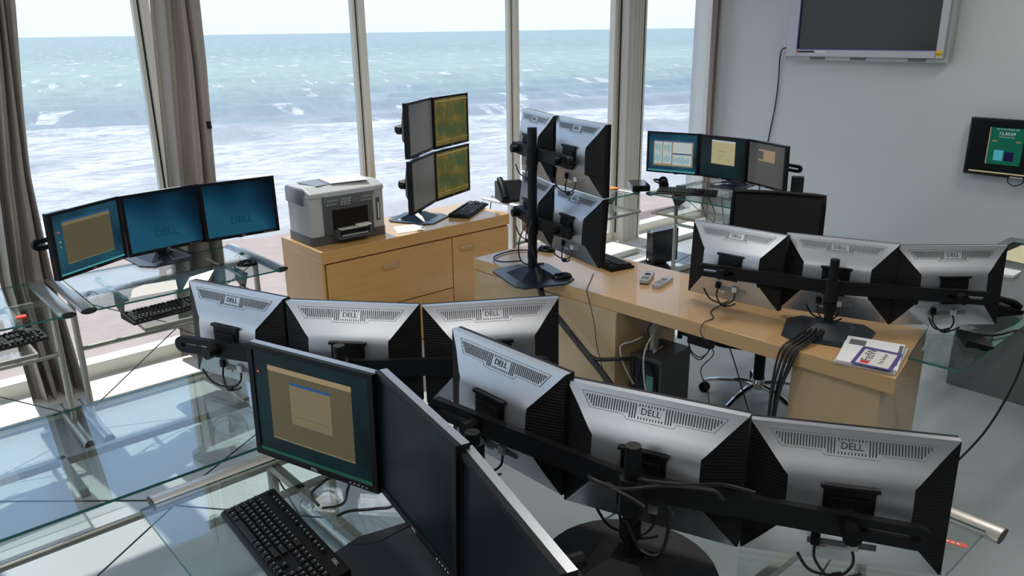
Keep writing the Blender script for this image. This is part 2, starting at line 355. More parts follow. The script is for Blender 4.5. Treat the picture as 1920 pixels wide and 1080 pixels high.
# ================================================================ OUTSIDE
def seacoord(x, y):     # s: distance seen from the room, t: along the shore
    s = x*.661+y*.75; t = x*.75-y*.661; return s, t
def sea_mat():
    m = D.materials.new('sea_water'); m.use_nodes = True; t = m.node_tree; b = t.nodes['Principled BSDF']; b.inputs['Roughness'].default_value = .35
    g = nn(t, 'ShaderNodeNewGeometry'); mp = nn(t, 'ShaderNodeMapping'); mp.vector_type = 'POINT'
    # object space: local x runs along the shore, local y runs out to sea (the mesh is rotated)
    tcn = nn(t, 'ShaderNodeTexCoord'); sp = nn(t, 'ShaderNodeSeparateXYZ'); t.links.new(tcn.outputs['Object'], sp.inputs[0])
    def L(a, b_): t.links.new(a, b_)
    def math_(op, a, b_=None, c=None):
        n = nn(t, 'ShaderNodeMath', operation=op)
        for i, v in enumerate((a, b_, c)):
            if v is None: continue
            if isinstance(v, (int, float)): n.inputs[i].default_value = v
            else: L(v, n.inputs[i])
        return n.outputs[0]
    def noise(scale, sxyz, detail=6, rough=.6, dist=0):
        mp = nn(t, 'ShaderNodeMapping'); mp.inputs['Scale'].default_value = sxyz; L(tcn.outputs['Object'], mp.inputs[0])
        n = nn(t, 'ShaderNodeTexNoise'); n.inputs['Scale'].default_value = scale; n.inputs['Detail'].default_value = detail; n.inputs['Roughness'].default_value = rough; n.inputs['Distortion'].default_value = dist
        L(mp.outputs[0], n.inputs['Vector']); return n.outputs['Fac']
    y = sp.outputs[1]
    wob = noise(.03, (1, 1, 1), 3); y2 = math_('ADD', y, math_('MULTIPLY', math_('SUBTRACT', wob, .5), 16))
    # base colour by distance: silty grey green near, green-blue out
    mr = nn(t, 'ShaderNodeMapRange'); mr.inputs[1].default_value = 0; mr.inputs[2].default_value = 500; L(y2, mr.inputs[0])
    cr = nn(t, 'ShaderNodeValToRGB'); L(mr.outputs[0], cr.inputs[0]); e = cr.color_ramp.elements
    e[0].position = 0; e[0].color = (.50, .47, .45, 1); e[1].position = 1; e[1].color = (.25, .32, .32, 1)
    for p_, c in ((.07, (.37, .37, .385, 1)), (.10, (.27, .31, .33, 1)), (.13, (.25, .31, .32, 1)), (.2, (.33, .40, .35, 1)), (.35, (.32, .40, .35, 1)), (.6, (.25, .32, .30, 1))):
        q = cr.color_ramp.elements.new(p_); q.color = c
    pat = noise(.25, (1.2, .35, 1), 12, .75); col = nn(t, 'ShaderNodeMix', data_type='RGBA'); col.blend_type = 'MULTIPLY'; col.inputs[0].default_value = .55
    cr2 = nn(t, 'ShaderNodeValToRGB'); L(pat, cr2.inputs[0]); cr2.color_ramp.elements[0].position = .3; cr2.color_ramp.elements[0].color = (.55, .6, .62, 1); cr2.color_ramp.elements[1].position = .65; cr2.color_ramp.elements[1].color = (1.25, 1.25, 1.2, 1)
    L(cr.outputs[0], col.inputs[6]); L(cr2.outputs[0], col.inputs[7])
    # surf zone foam: wide torn sheets near the shore
    f1 = noise(.16, (.45, 1.0, 1), 14, .74, .5); z1 = nn(t, 'ShaderNodeMapRange'); z1.inputs[1].default_value = 46; z1.inputs[2].default_value = 36; z1.inputs[3].default_value = 0; z1.inputs[4].default_value = 1; L(y2, z1.inputs[0])
    z0 = nn(t, 'ShaderNodeMapRange'); z0.inputs[1].default_value = -3; z0.inputs[2].default_value = 6; z0.inputs[3].default_value = .55; z0.inputs[4].default_value = 1; L(y2, z0.inputs[0])
    surf = math_('MULTIPLY', z1.outputs[0], z0.outputs[0])
    th = math_('SUBTRACT', .86, math_('MULTIPLY', surf, .37))
    foam1 = nn(t, 'ShaderNodeMapRange'); L(math_('SUBTRACT', f1, th), foam1.inputs[0]); foam1.inputs[1].default_value = -.09; foam1.inputs[2].default_value = .07
    # whitecaps farther out
    f2 = noise(.20, (1.3, .28, 1), 10, .6, .4); foam2 = nn(t, 'ShaderNodeMapRange'); L(f2, foam2.inputs[0]); foam2.inputs[1].default_value = .595; foam2.inputs[2].default_value = .64
    foam = math_('MAXIMUM', foam1.outputs[0], math_('MULTIPLY', foam2.outputs[0], .85))
    fc = nn(t, 'ShaderNodeMix', data_type='RGBA'); L(foam, fc.inputs[0]); L(col.outputs[2], fc.inputs[6])
    fs = noise(1.2, (.5, 1.6, 1), 8, .7); cr3 = nn(t, 'ShaderNodeValToRGB'); L(fs, cr3.inputs[0]); cr3.color_ramp.elements[0].position = .36; cr3.color_ramp.elements[0].color = (.33, .32, .32, 1); cr3.color_ramp.elements[1].position = .56; cr3.color_ramp.elements[1].color = (.78, .77, .76, 1)  # grey streaks, with the foam's shadows painted into its colour
    L(cr3.outputs[0], fc.inputs[7]); L(fc.outputs[2], b.inputs['Base Color'])
    bp = nn(t, 'ShaderNodeBump'); bp.inputs['Strength'].default_value = .5; bp.inputs['Distance'].default_value = .6; L(pat, bp.inputs['Height']); L(bp.outputs[0], b.inputs['Normal'])
    b.inputs['Specular IOR Level'].default_value = .12
    return m
def waves(x, y):
    h = .28*math.sin(y*.55+1.2*math.sin(x*.045)+.6*math.sin(x*.11+1))*min(1, max(0, y/12))
    h += .5*math.exp(-((y-41-3*math.sin(x*.05))/2.4)**2)+.15*math.sin(y*.23+x*.05)
    return h
b = MB(); ys = [-14+i*.8 for i in range(100)]+[66+1.09**i*2 for i in range(84)]; NX = 60
vs = []
for y in ys:
    wd = 60+max(0, y)*1.6+40
    for i in range(NX+1):
        x = (i/NX*2-1)*wd; vs.append((x, y, waves(x, y) if y < 150 else 0))
fs = [(j*(NX+1)+i, j*(NX+1)+i+1, (j+1)*(NX+1)+i+1, (j+1)*(NX+1)+i) for j in range(len(ys)-1) for i in range(NX)]
b.add(vs, fs); sea = struct(b.build('sea', sea_mat(), smooth=180))
# local +Y runs out to sea; the shoreline passes (7,41) and (40,33)
ang = math.atan2(26.5-32.8, 32.4-5.6); sea.location = (19, 29.7, -6.05); sea.rotation_euler = (0, 0, ang-R(3))
M['sand'] = mat('beach_sand', (.40, .315, .265), .95, noise=.2, nscale=1.4, bump=.5, bscale=5)
M['sandd'] = mat('dark_sand', (.17, .125, .11), .9, noise=.14, nscale=1.2, bump=.5, bscale=4)  # darker brown than the beach sand, for the bank
def bfn(u, v):
    x = -60+150*u; y = 5.4+70*v; ys_ = max(18, 34.1-.235*x); z = -5.0+.10*math.sin(x*.7+y*.9)*.4
    z -= max(0, (y-8)/(ys_-8))*1.10; return (x, y, z)
struct(MB().grid(bfn, 90, 50).build('beach', M['sand'], smooth=180))
def mfn(u, v):
    a = u*2*PI; r = 1-v; x = 24.5+5.2*r*math.cos(a); y = 15.6+5.4*r*math.sin(a)
    return (x, y, -5.6+1.5*(1-r**1.6)+.08*math.sin(a*5)*r)
struct(MB().grid(mfn, 40, 12).build('sand_bank', M['sandd'], smooth=180))
struct(MB().at(0, 0, 0).prism([(-8, 8.6), (6.4, 10.9), (6.3, 11.6), (-8, 9.4)], -5.4, -4.95).build('beach_path', M['concrete']))

# ================================================================ MONITORS
MW, MH = .445, .335
ZR = [0, -.012, -.03, -.05, -.075, -.095, -.108, -.12, -.135, -.18, -.228, -.236, -.240, -.29, -.335]
DR = [.033+1.32*(q-.033) for q in (.033, .036, .041, .047, .0565, .0635, .0675, .0695, .0705, .071, .071, .069, .058, .047, .034)]
def hw(z):
    if z > -.108: return lerp(.2225, .134, -z/.108)
    if z > -.232: return .133
    return lerp(.133, .218, (-z-.232)/.103)
def dd(z):
    for i in range(len(ZR)-1):
        if ZR[i] >= z >= ZR[i+1]: return lerp(DR[i], DR[i+1], (ZR[i]-z)/(ZR[i]-ZR[i+1]))
    return .034
_scr = {}
def screen(content, parent):
    if content not in _scr:
        b = MB(); mats = []; x0, x1, z0, z1 = -.204, .204, -.318, -.014
        for k, (u0, v0, u1, v1, mt) in enumerate(SCREENS[content]):
            if M[mt] not in mats: mats.append(M[mt])
            y = .0045-.00025*k; mi = mats.index(M[mt])
            a, c, d, e = x0+(x1-x0)*u0, x0+(x1-x0)*u1, z0+(z1-z0)*v0, z0+(z1-z0)*v1
            if k == 0: b.box(a, c, y, y+.004, d, e, mi)
            else: b.add([(a, y, d), (c, y, d), (c, y, e), (a, y, e)], [(0, 1, 2, 3)], mi)
        _scr[content] = b.mesh('screen', mats, 0)
    o = D.objects.new('screen', _scr[content]); COL.objects.link(o); o.parent = parent; return o
def bars(u0, v0, u1, v1, n, mt, seed):
    rnd = random.Random(seed); out = []
    for i in range(n):
        a = u0+(u1-u0)*i/n; h = rnd.uniform(.35, 1)*(v1-v0)*.5; c = (v0+v1)/2+rnd.uniform(-.1, .1)*(v1-v0); out.append((a, max(v0, c-h), a+(u1-u0)/n*.45, min(v1, c+h), mt))
    return out
SCREENS = {
    'blue': [(0, 0, 1, 1, 's_blue')],
    'blue_icons': [(0, 0, 1, 1, 's_tealb'), (.13, .17, .86, .86, 's_khaki'), (.13, .80, .86, .85, 's_khaki2'), (.13, .86, .86, .885, 's_bar'), (.13, .165, .86, .18, 's_khaki2'), (.05, .70, .08, .73, 's_red'), (.05, .62, .08, .65, 's_green'), (.05, .54, .08, .57, 's_tan'), (.05, .46, .08, .49, 's_khaki2'), (0, 0, 1, .03, 's_cyan')],
    'dark': [(0, 0, 1, 1, 's_dark')],
    'navy': [(0, 0, 1, 1, 's_navy')],
    'window': [(0, 0, 1, 1, 's_teal'), (.13, .16, .86, .88, 's_khaki'), (.13, .83, .86, .88, 's_tan'), (.13, .16, .86, .175, 's_khaki2'), (.32, .36, .68, .74, 's_khaki2'), (.32, .74, .68, .765, 's_bar'), (.36, .44, .64, .445, 's_khaki'), (.03, .78, .05, .80, 's_red'), (0, 0, 1, .035, 's_green')],
    'grey': [(0, 0, 1, 1, 's_grey')],
    'olive': [(0, 0, 1, 1, 's_olive')]+bars(.08, .55, .92, .92, 14, 's_green', 3)+bars(.08, .15, .92, .5, 16, 's_green', 5)+[(0, .1, 1, .11, 's_tan'), (0, .94, 1, .96, 's_tan')],
    'charts': [(0, 0, 1, 1, 's_tealb'), (.1, .14, .93, .84, 's_tan'), (.1, .80, .93, .84, 's_bar'), (.12, .2, .28, .78, 's_white'), (.3, .2, .48, .78, 's_white'), (.51, .5, .9, .78, 's_white'), (.51, .18, .9, .46, 's_white'), (.51, .46, .9, .49, 's_bar')]+bars(.13, .5, .27, .76, 8, 's_cyan', 1)+bars(.13, .22, .27, .47, 8, 's_cyan', 2)+bars(.32, .5, .47, .76, 8, 's_cyan', 3)+bars(.32, .22, .47, .47, 8, 's_cyan', 4)+bars(.53, .2, .88, .42, 18, 's_cyan', 6)+[(0, 0, 1, .035, 's_cyan')],
    'note': [(0, 0, 1, 1, 's_teal'), (.26, .33, .8, .94, 's_cream'), (.26, .90, .8, .94, 's_white'), (.42, .55, .56, .557, 's_khaki'), (.42, .66, .6, .667, 's_khaki'), (.42, .48, .5, .487, 's_khaki')],
    'window2': [(0, 0, 1, 1, 's_grey'), (.28, .58, .74, .86, 's_tan'), (.28, .62, .42, .82, 's_grey')],
}
_mon = None
def monitor(x, y, z, rot, a, content, label, group, logo=False, name='monitor', plugs=True):
    global _mon
    if _mon is None:
        root = thing(name, label, 'monitor', group=group)
        b = MB().box(-.2225, .2225, 0, .013, -.0145, 0).box(-.2225, .2225, 0, .013, -.335, -.3175).box(-.2225, -.2035, 0, .013, -.3175, -.0145).box(.2035, .2225, 0, .013, -.3175, -.0145)
        bz = b.build('bezel', M['black'], root, bevel=.0012)
        text('brand_mark', 'DELL', .011, M['keyw'], bz, (0, -.0006, -.3265), (R(90), 0, 0))
        b = MB()
        for i in range(5): b.box(.125+i*.014, .131+i*.014, -.001, .002, -.3285, -.3255)
        b.build('button', M['keyw'], bz)
        # silver shell: the rim, then the bowed saddle across the back
        b = MB()
        b.add([(-.2225, .013, 0), (.2225, .013, 0), (.2225, .033, 0), (-.2225, .033, 0)], [(0, 1, 2, 3)])
        b.add([(-.2225, .013, -.335), (.2225, .013, -.335), (.2225, .033, -.335), (-.2225, .033, -.335)], [(3, 2, 1, 0)])
        n = 8; vs = [(hw(zz)*(2*i/n-1), d-.0008*abs(2*i/n-1), zz) for zz, d in zip(ZR, DR) for i in range(n+1)]
        fs = [(j*(n+1)+i, j*(n+1)+i+1, (j+1)*(n+1)+i+1, (j+1)*(n+1)+i) for j in range(len(ZR)-1) for i in range(n)]
        b.add(vs, fs)
        sh = b.build('back_shell', M['silver'], root, smooth=28)
        for s in (-1, 1):      # black ribbed vents either side of the saddle
            b = MB(); vs = []
            for zz, d in zip(ZR, DR):
                q = hw(zz); vs += [(s*q, d-.001, zz), (s*(q+.006 if q < .21 else q), d-.006 if q < .21 else d-.001, zz), (s*lerp(q, .2225, .6), lerp(d-.004, .033, .55), zz), (s*.2225, .033, zz), (s*.2225, .013, zz)]
            fs = []
            for j in range(len(ZR)-1):
                for i in range(4):
                    f = (j*5+i, j*5+i+1, (j+1)*5+i+1, (j+1)*5+i); fs.append(f if s > 0 else tuple(reversed(f)))
            b.add(vs, fs).build('side_vent', M['rib'], root, smooth=25)
        # vent grille with the relief logo
        b = MB(); sl = .0003
        def slot(xx, za, zb, wdt=.0026):
            b.add([(xx+sx_*wdt/2, dd(zz)+.0006, zz) for zz in (za, zb) for sx_ in (-1, 1)], [(0, 1, 3, 2)])
        for s in (-1, 1):
            for i in range(17):
                xx = .058+i*.0066; top = -.019; bot = -.045+max(0, (xx-.145))*1.0; slot(s*xx, top, bot)
            for i in range(3): slot(s*(.0375+i*.0066), -.019, -.053)
        for i in range(9): slot(-.029+i*.0072, -.0475, -.053)
        for i in range(9): slot(-.029+i*.0072, -.019, -.0235-.001*(i % 3))
        b.build('vent_grille', M['slot'], sh, smooth=0)
        out = [(-.178, -.014), (.178, -.014), (.152, -.049), (.066, -.049), (.058, -.058), (-.058, -.058), (-.066, -.049), (-.152, -.049), (-.178, -.014)]
        MB().tube([(q, dd(zz)+.0002, zz) for q, zz in out], .0008, 4).build('grille_outline', M['groove'], sh)
        text('relief_mark', 'DELL', .022, M['slot'], sh, (0, dd(-.0355)+.0009, -.0355), (R(90-20.6), 0, R(180)), .0008)
        # black mount recess and connector row
        MB().box(-.055, .055, .072, .090, -.205, -.112).box(-.062, .062, .080, .095, -.122, -.112).build('mount_socket', M['cav'], root, bevel=.002)
        MB().box(-.075, .075, .054, .0585, -.283, -.268).build('port_strip', M['groove'], sh)
        MB().box(.028, .058, .048, .0535, -.300, -.292).build('label_sticker', M['white'], sh)
        pl = MB().rbox(-.036, -.012, .05, .068, -.285, -.262, .003).build('video_plug', M['white'], root)
        pb = MB().rbox(.048, .068, .05, .070, -.282, -.255, .003).build('power_plug', M['black'], root)
        MB().tube(spline([(.058, .062, -.282), (.055, .07, -.318), (.02, .085, -.352), (-.02, .08, -.345), (-.045, .085, -.33)]), .0036, 6).build('power_cord', M['cable'], pb)
        MB().tube(spline([(-.024, .06, -.285), (-.028, .068, -.315), (-.008, .082, -.338), (.02, .088, -.342), (.07, .105, -.325), (.10, .115, -.28)]), .0036, 6).tube([(-.004, .083, -.340), (.016, .088, -.343)], .0075, 8).build('video_cord', M['cable'], pl)
        _mon = root
    else:
        root = _mon.copy(); COL.objects.link(root)
        for ch in _mon.children:
            if not ch.name.startswith('screen'): dup(ch, root)
        root['label'] = label; root['group'] = group
    screen(content, root)
    if logo: text('wallpaper_mark', 'DELL', .06, M['s_logo'], root, (.0, .0038, -.235), (R(90), 0, 0))
    root.location = (x, y, z); root.rotation_euler = (R(a), 0, R(rot)); return root

def rearpt(m, off, dz=-.18):     # point behind the monitor's middle
    x, y, z, rot, a = m[:5]; r = R(rot); n = off+math.sin(R(a))*(-dz)
    return Vector((x-math.sin(r)*n, y+math.cos(r)*n, z+dz))
def arm_mesh(L, hh=.028, th=.02, slot=True):
    """flat bar along +x from 0 to L, rounded outer end with a long slot"""
    b = MB(); cut = L-.20 if slot else L-.03
    b.box(0, cut, -th/2, th/2, -hh, hh)
    n = 28; out = []; inn = []
    def stad(x0, x1, r): 
        pts = []
        for i in range(n//2): t = PI/2-PI*i/(n//2-1); pts.append((x1+r*math.cos(t), r*math.sin(t)))
        for i in range(n//2): t = -PI/2-PI*i/(n//2-1); pts.append((x0+r*math.cos(t), r*math.sin(t)))
        return pts
    o_ = stad(cut, L-hh, hh); o_ = [(max(p[0], cut), p[1]) for p in o_]; i_ = stad(cut+.045, L-.03, .0065)
    vs = [(p[0], s*th/2, p[1]) for s in (-1, 1) for p in o_+i_]; N = n
    fs = []
    for k in range(N):
        j = (k+1) % N
        fs += [(k, j, N+j, N+k), (2*N+j, 2*N+k, 3*N+k, 3*N+j), (j, k, 2*N+k, 2*N+j), (N+k, N+j, 3*N+j, 3*N+k)]
    b.add(vs, fs); return b
def base_plate(parent, rz, wdt=.34, dep=.27, mt='plate', shift=0, oval=False):
    b = MB().at(0, 0, 0, rz)
    hwid, hd = wdt/2, dep/2
    pts = [(-hwid, -hd*.55), (-hwid*.72, -hd), (hwid*.72, -hd), (hwid, -hd*.55), (hwid*.9, hd*.8), (hwid*.7, hd), (-hwid*.7, hd), (-hwid*.9, hd*.8)]
    if oval: pts = [(hwid*math.cos(2*PI*i/32), hd*math.sin(2*PI*i/32)) for i in range(32)]; mt = 'blackm'
    b.prism([(p[0], p[1]-shift) for p in pts], 0, .008, .002)
    b.add([(-.10, -.10, .007), (.10, -.10, .007), (.10, .11, .007), (-.10, .11, .007), (-.035, -.03, .05), (.035, -.03, .05), (.035, .035, .05), (-.035, .035, .05)], [(0, 1, 5, 4), (1, 2, 6, 5), (2, 3, 7, 6), (3, 0, 4, 7), (4, 5, 6, 7)])
    return b.build('base_plate', M[mt], parent, smooth=20)
def place_arm(parent, p0, p1, L, slot=True, th=.02):
    d = p1-p0; o = arm_mesh(L, slot=slot, th=th).build('arm', M['blackm'], parent, smooth=30); o.location = p0; o.rotation_euler = (0, -math.atan2(d.z, math.hypot(d.x, d.y)), math.atan2(d.y, d.x)); return o
def bracket(parent, m, base, off):
    """round hub, knob and square plate that carry one monitor"""
    c = rearpt(m, .096)-base; rz = R(m[3])
    b = MB().at(c.x, c.y, c.z, rz).box(-.045, .045, -.006, .0, -.045, .045).tube([(0, 0, 0), (0, off-.096, 0)], .026, 14)
    o = b.build('mount_bracket', M['blackm'], parent)
    MB().at(c.x, c.y, c.z, rz).tube([(0.0, off-.086, -.0), (0, off-.044, 0)], .021, 12).build('knob', M['black'], o)
def stand(rows, label, zb, group=None, ptop=None, pz=None, off=.124, plate=None, name='monitor_stand', rzp=None, poff=.036, ext=.20, pshift=0, oval=False):
    """rows: lists of monitors left-to-right; the pole stands behind the middle one (or the joint of two)"""
    r0 = rows[0]
    if len(r0) == 3: pc = rearpt(r0[1], off+poff); nrm = r0[1][3]
    else:
        a, c = rearpt(r0[0], off+.045), rearpt(r0[1], off+.045); pc = (a+c)/2; nrm = (r0[0][3]+r0[1][3])/2
        rr = R(nrm); pc = pc+Vector((math.sin(rr), -math.cos(rr), 0))*(-.0)
    base = Vector((pc.x, pc.y, zb)); root = thing(name, label, 'monitor stand', base, 0, group)
    base_plate(root, R(nrm if rzp is None else rzp), *(plate or (.34, .27)), shift=pshift, oval=oval)
    ztop = ptop
    MB().cyl(0, 0, .045, ztop-zb, .0185 if len(r0) == 3 else .024, 20).build('pole', M['blackm'], root)
    for row in rows:
        mid = sum((rearpt(m, off) for m in row), Vector())/len(row)
        z_ = rearpt(row[len(row)//2], off).z-zb
        MB().cyl(0, 0, z_-.05, z_+.04, .029, 18).build('clamp', M['blackm'], root)
        pj = Vector((0, 0, z_)); rr = R(nrm); f = Vector((math.sin(rr), -math.cos(rr), 0)); pj = pj+f*.03
        ends = (row[0], row[-1])
        for m in ends:
            p1 = rearpt(m, off)-base; d = p1-pj; place_arm(root, pj, p1, d.length+ext if len(row) == 3 else d.length+.075, slot=len(row) == 3, th=.02 if len(row) == 3 else .036)
        for m in row: bracket(root, m, base, off)
        if len(row) == 3:
            MB().tube([pj-f*.0, pj+f*.05], .022, 12).build('hub', M['blackm'], root)
    MB().cyl(0, 0, .10, .135, .026, 16).build('cable_clip', M['black'], root)
    return root, base

def T(*ms): return list(ms)
MON = dict(
 Dl=(3.045, 1.90, 1.118, 96, 3), Dm=(3.205, 1.515, 1.112, 109.3, 4), Dr=(3.434, 1.178, 1.104, 137, 3),
 Bl=(.992, 4.351, 1.155, 29.8, 1), Bm=(1.409, 4.499, 1.151, 6.8, -.8), Br=(1.846, 4.506, 1.149, -3.6, -2),
 El=(5.293, 4.006, 1.152, -74.1, .5), Em=(5.348, 3.576, 1.151, -92.7, 1.5), Er=(5.318, 3.172, 1.145, -110.7, 1.5),
 Gl=(.859, 1.792, 1.160, -72.1, -1.2), Gm=(.903, 1.375, 1.163, -100.8, -2), Gr=(.811, .955, 1.149, -106.6, -1.7),
 Ctl=(2.931, 4.162, 1.552, 34, 0), Ctr=(3.307, 4.344, 1.551, 21, 0), Cbl=(2.944, 4.175, 1.200, 34.1, 0), Cbr=(3.325, 4.37, 1.198, 20.5, 0),
 Dtl=(2.918, 3.05, 1.555, 68.1, .5), Dtr=(2.805, 2.642, 1.551, 76, .3), Dbl=(2.955, 3.09, 1.200, 68.5, 1), Dbr=(2.84, 2.68, 1.198, 77, 3),
 Hl=(1.019, 2.559, 1.138, 109.8, 1.7), Hm=(1.237, 2.185, 1.131, 130.2, 1.7), Hr=(1.574, 1.895, 1.128, 147.6, 1.7),
 Il=(1.305, 1.476, 1.160, 91, 1.7), Im=(1.399, 1.066, 1.139, 110.7, 1.7), Ir=(1.665, .715, 1.095, 123.4, 3.5))
def mk(k, content, label, group, **kw): monitor(*MON[k], content, label, group, **kw)
g = 'three linked monitors facing the room on the glass desk by the windows'
mk('Bl', 'blue_icons', 'left of three blue-lit monitors by the curtains, with a khaki window open on it', g)
mk('Bm', 'blue', 'middle of three blue-lit monitors on the glass desk before the curtain', g, logo=True)
mk('Br', 'blue', 'right of three blue-lit monitors on the glass desk, nearest the printer', g, logo=True)
monitor(.345, 4.33, 1.19, 22, 0, 'navy', 'dark monitor cut off at the left edge of the photo, before the curtain', 'monitors on the cropped glass desk')
g = 'two by two stack of monitors on the wooden cabinet'
mk('Ctl', 'grey', 'upper left grey screen of the four-monitor stack beside the printer', g)
mk('Ctr', 'olive', 'upper right screen with olive graphs in the four-monitor stack beside the printer', g)
mk('Cbl', 'grey', 'lower left grey screen of the four-monitor stack beside the printer', g)
mk('Cbr', 'olive', 'lower right screen with olive graphs in the four-monitor stack beside the printer', g)
g = 'two by two stack of monitors seen from behind on the wooden desk'
mk('Dtl', 'dark', 'upper left silver monitor back of the tall stack on the wooden desk', g)
mk('Dtr', 'dark', 'upper right silver monitor back of the tall stack on the wooden desk', g)
mk('Dbl', 'dark', 'lower left silver monitor back of the tall stack on the wooden desk', g)
mk('Dbr', 'dark', 'lower right silver monitor back of the tall stack on the wooden desk', g)
g = 'three linked monitors seen from behind on the wooden desk'
mk('Dl', 'dark', 'left silver monitor back of the linked three on the wooden desk, nearest the remotes', g)
mk('Dm', 'dark', 'middle silver monitor back on the wooden desk, straight behind the black pole', g)
mk('Dr', 'dark', 'right silver monitor back of the linked three on the wooden desk, by the desk phone', g)
g = 'three linked monitors in the far corner facing the room'
mk('El', 'charts', 'left monitor of the far corner trio, showing pale blue charts', g)
mk('Em', 'note', 'middle monitor of the far corner trio, showing a cream note', g)
mk('Er', 'window2', 'right monitor of the far corner trio, grey with a small tan window', g)
g = 'three linked monitors seen from behind in the middle of the room'
mk('Hl', 'dark', 'leftmost silver monitor back of the middle row, above the glass desk top', g)
mk('Hm', 'dark', 'centre silver monitor back of the middle row, below the wooden cabinet', g)
mk('Hr', 'dark', 'rightmost silver monitor back of the middle row, before the wooden desk corner', g)
g = 'three linked monitors in the foreground facing left'
mk('Gl', 'window', 'foreground monitor with its screen towards the camera, a dialog box on khaki', g)
mk('Gm', 'dark', 'middle foreground monitor with a blank dark screen seen at a slant', g)
mk('Gr', 'dark', 'nearest foreground monitor with a blank dark screen, cut by the lower edge', g)
g = 'three linked monitors seen from behind in the foreground'
mk('Il', 'dark', 'left silver monitor back of the nearest row, beside the slanted blank screens', g)
mk('Im', 'dark', 'middle silver monitor back of the nearest row, behind the thick black pole', g)
mk('Ir', 'dark', 'right silver monitor back of the nearest row, above the red sticker', g)
mm = lambda *k: [MON[q] for q in k]
TZ = .745
g = 'black arms and poles that carry the monitors'
stand([mm('Bl', 'Bm', 'Br')], 'black stand with slate base plate under the three blue-lit monitors', TZ, g, 1.05, poff=-.0, plate=(.33, .36))
stand([mm('Ctl', 'Ctr'), mm('Cbl', 'Cbr')], 'tall black stand behind the four-monitor stack on the wooden cabinet', TZ-.005, g, 1.45, plate=(.34, .34))
S4, S4b = stand([mm('Dtl', 'Dtr'), mm('Dbl', 'Dbr')], 'tall black pole with curved arms carrying the monitor stack on the wooden desk', TZ-.005, g, 1.505, plate=(.42, .33))
S3, S3b = stand([mm('Dl', 'Dm', 'Dr')], 'black stand with short pole and long bar behind the linked monitors on the wooden desk', TZ-.005, g, 1.06, plate=(.36, .30), ext=.12)
stand([mm('El', 'Em', 'Er')], 'black stand carrying the far corner trio of monitors', TZ, g, 1.03, plate=(.3, .3))
SH, SHb = stand([mm('Hl', 'Hm', 'Hr')], 'black slotted bar stand behind the middle row of monitors', TZ, g, 1.04, plate=(.34, .3), ext=.17)
SG, SGb = stand([mm('Gl', 'Gm', 'Gr')], 'black stand behind the three foreground monitors facing left', TZ, g, 1.05, plate=(.32, .48), pshift=.12, ext=.17)
SI, SIb = stand([mm('Il', 'Im', 'Ir')], 'thick black pole with slotted bar carrying the nearest row of monitor backs', TZ, g, 1.08, plate=(.42, .40), oval=True, ext=.17)

# ================================================================ GLASS DESKS
def glass_desk(x, y, rz, label, group, tray=True, hx=.4875):
    """origin on the floor under the middle; the user sits on the -y side"""
    t = thing('glass_desk', label, 'desk', (x, y, 0), rz, group)
    y0, y1 = -.39, .30
    b = MB(); vs = [(sx_*(hx-.030), yy, z) for z in (.736, .745) for sx_, yy in ((-1, y0), (1, y0), (1, y1), (-1, y1))]
    b.add(vs, [(3, 2, 1, 0), (4, 5, 6, 7)], 0); b.add(vs, [(0, 1, 5, 4), (1, 2, 6, 5), (2, 3, 7, 6), (3, 0, 4, 7)], 1)
    b.build('glass_top', [M['dglass'], M['gedge']], t, smooth=0)
    for s in (-1, 1):
        e = MB().tube([(s*hx, -.35, .731), (s*hx, .33, .731)], .037, 24, ell=.42).build('end_tube', M['alu'], t, 50)
        for yy in (-.353, .33): MB().tube([(s*hx, yy, .731), (s*hx, yy+.003, .731)], .0355, 24, ell=.40).build('end_cap', M['cap'], e)
        MB().tube([(s*hx, .0, .03), (s*hx, 0, .712)], .0155, 14).build('leg', M['steel'], t)
        f = MB().tube([(s*hx, -.28, .026), (s*hx, .27, .026)], .026, 16, ell=.95).build('foot_tube', M['alu'], t)
        for yy in (-.282, .27): MB().tube([(s*hx, yy, .026), (s*hx, yy+.003, .026)], .0262, 16).build('end_cap', M['cap'], f)
    MB().tube([(-hx, 0, .43), (hx, 0, .43)], .0125, 12).build('cross_bar', M['steel'], t)
    MB().tube([(-hx, .0, .70), (0, .0, .44)], .0028, 6).tube([(hx, .0, .70), (0, .0, .44)], .0028, 6).tube([(-hx, .0, .09), (0, .0, .42)], .0028, 6).tube([(hx, .0, .09), (0, .0, .42)], .0028, 6).build('bracing_wire', M['tower'], t)
    MB().box(-hx, hx, -.012, .012, .70, .724).build('top_rail', M['steel'], t)
    for px in (-.3, .3):
        for py in (-.25, .2):
            MB().cyl(px, py, .724, .7355, .014, 16).build('glass_pad', M['pad'], t)
        MB().box(px-.012, px+.012, -.27, .22, .712, .724).build('pad_bracket', M['steel'], t)
    if tray:
        b = MB()
        b.box(-.30, .30, -.53, -.20, .648, .654, 0)
        tr = MB().box(-.30, .30, -.53, -.20, .640, .646).build('keyboard_tray', [M['dglass'], M['gedge']], t, smooth=0)
        MB().box(-.31, .31, -.545, -.530, .633, .650).box(-.31, -.30, -.53, -.2, .633, .650).box(.30, .31, -.53, -.2, .633, .650).build('tray_rim', M['steel'], tr)
        for s in (-1, 1): MB().at(s*.315, 0, 0).add([(sx_*.0015, yy, z) for sx_ in (-1, 1) for yy, z in ((-.30, .735), (-.12, .735), (-.12, .66), (-.20, .633), (-.24, .633))], [(0, 1, 2, 3, 4), (9, 8, 7, 6, 5), (0, 4, 9, 5), (1, 0, 5, 6), (2, 1, 6, 7), (3, 2, 7, 8), (4, 3, 8, 9)]).build('tray_bracket', M['tower'], tr, smooth=0)
    return t
g = 'glass desks on silver frames'
glass_desk(.262, 4.31, 0, 'glass desk cut off at the left edge, before the spreading curtain', g)
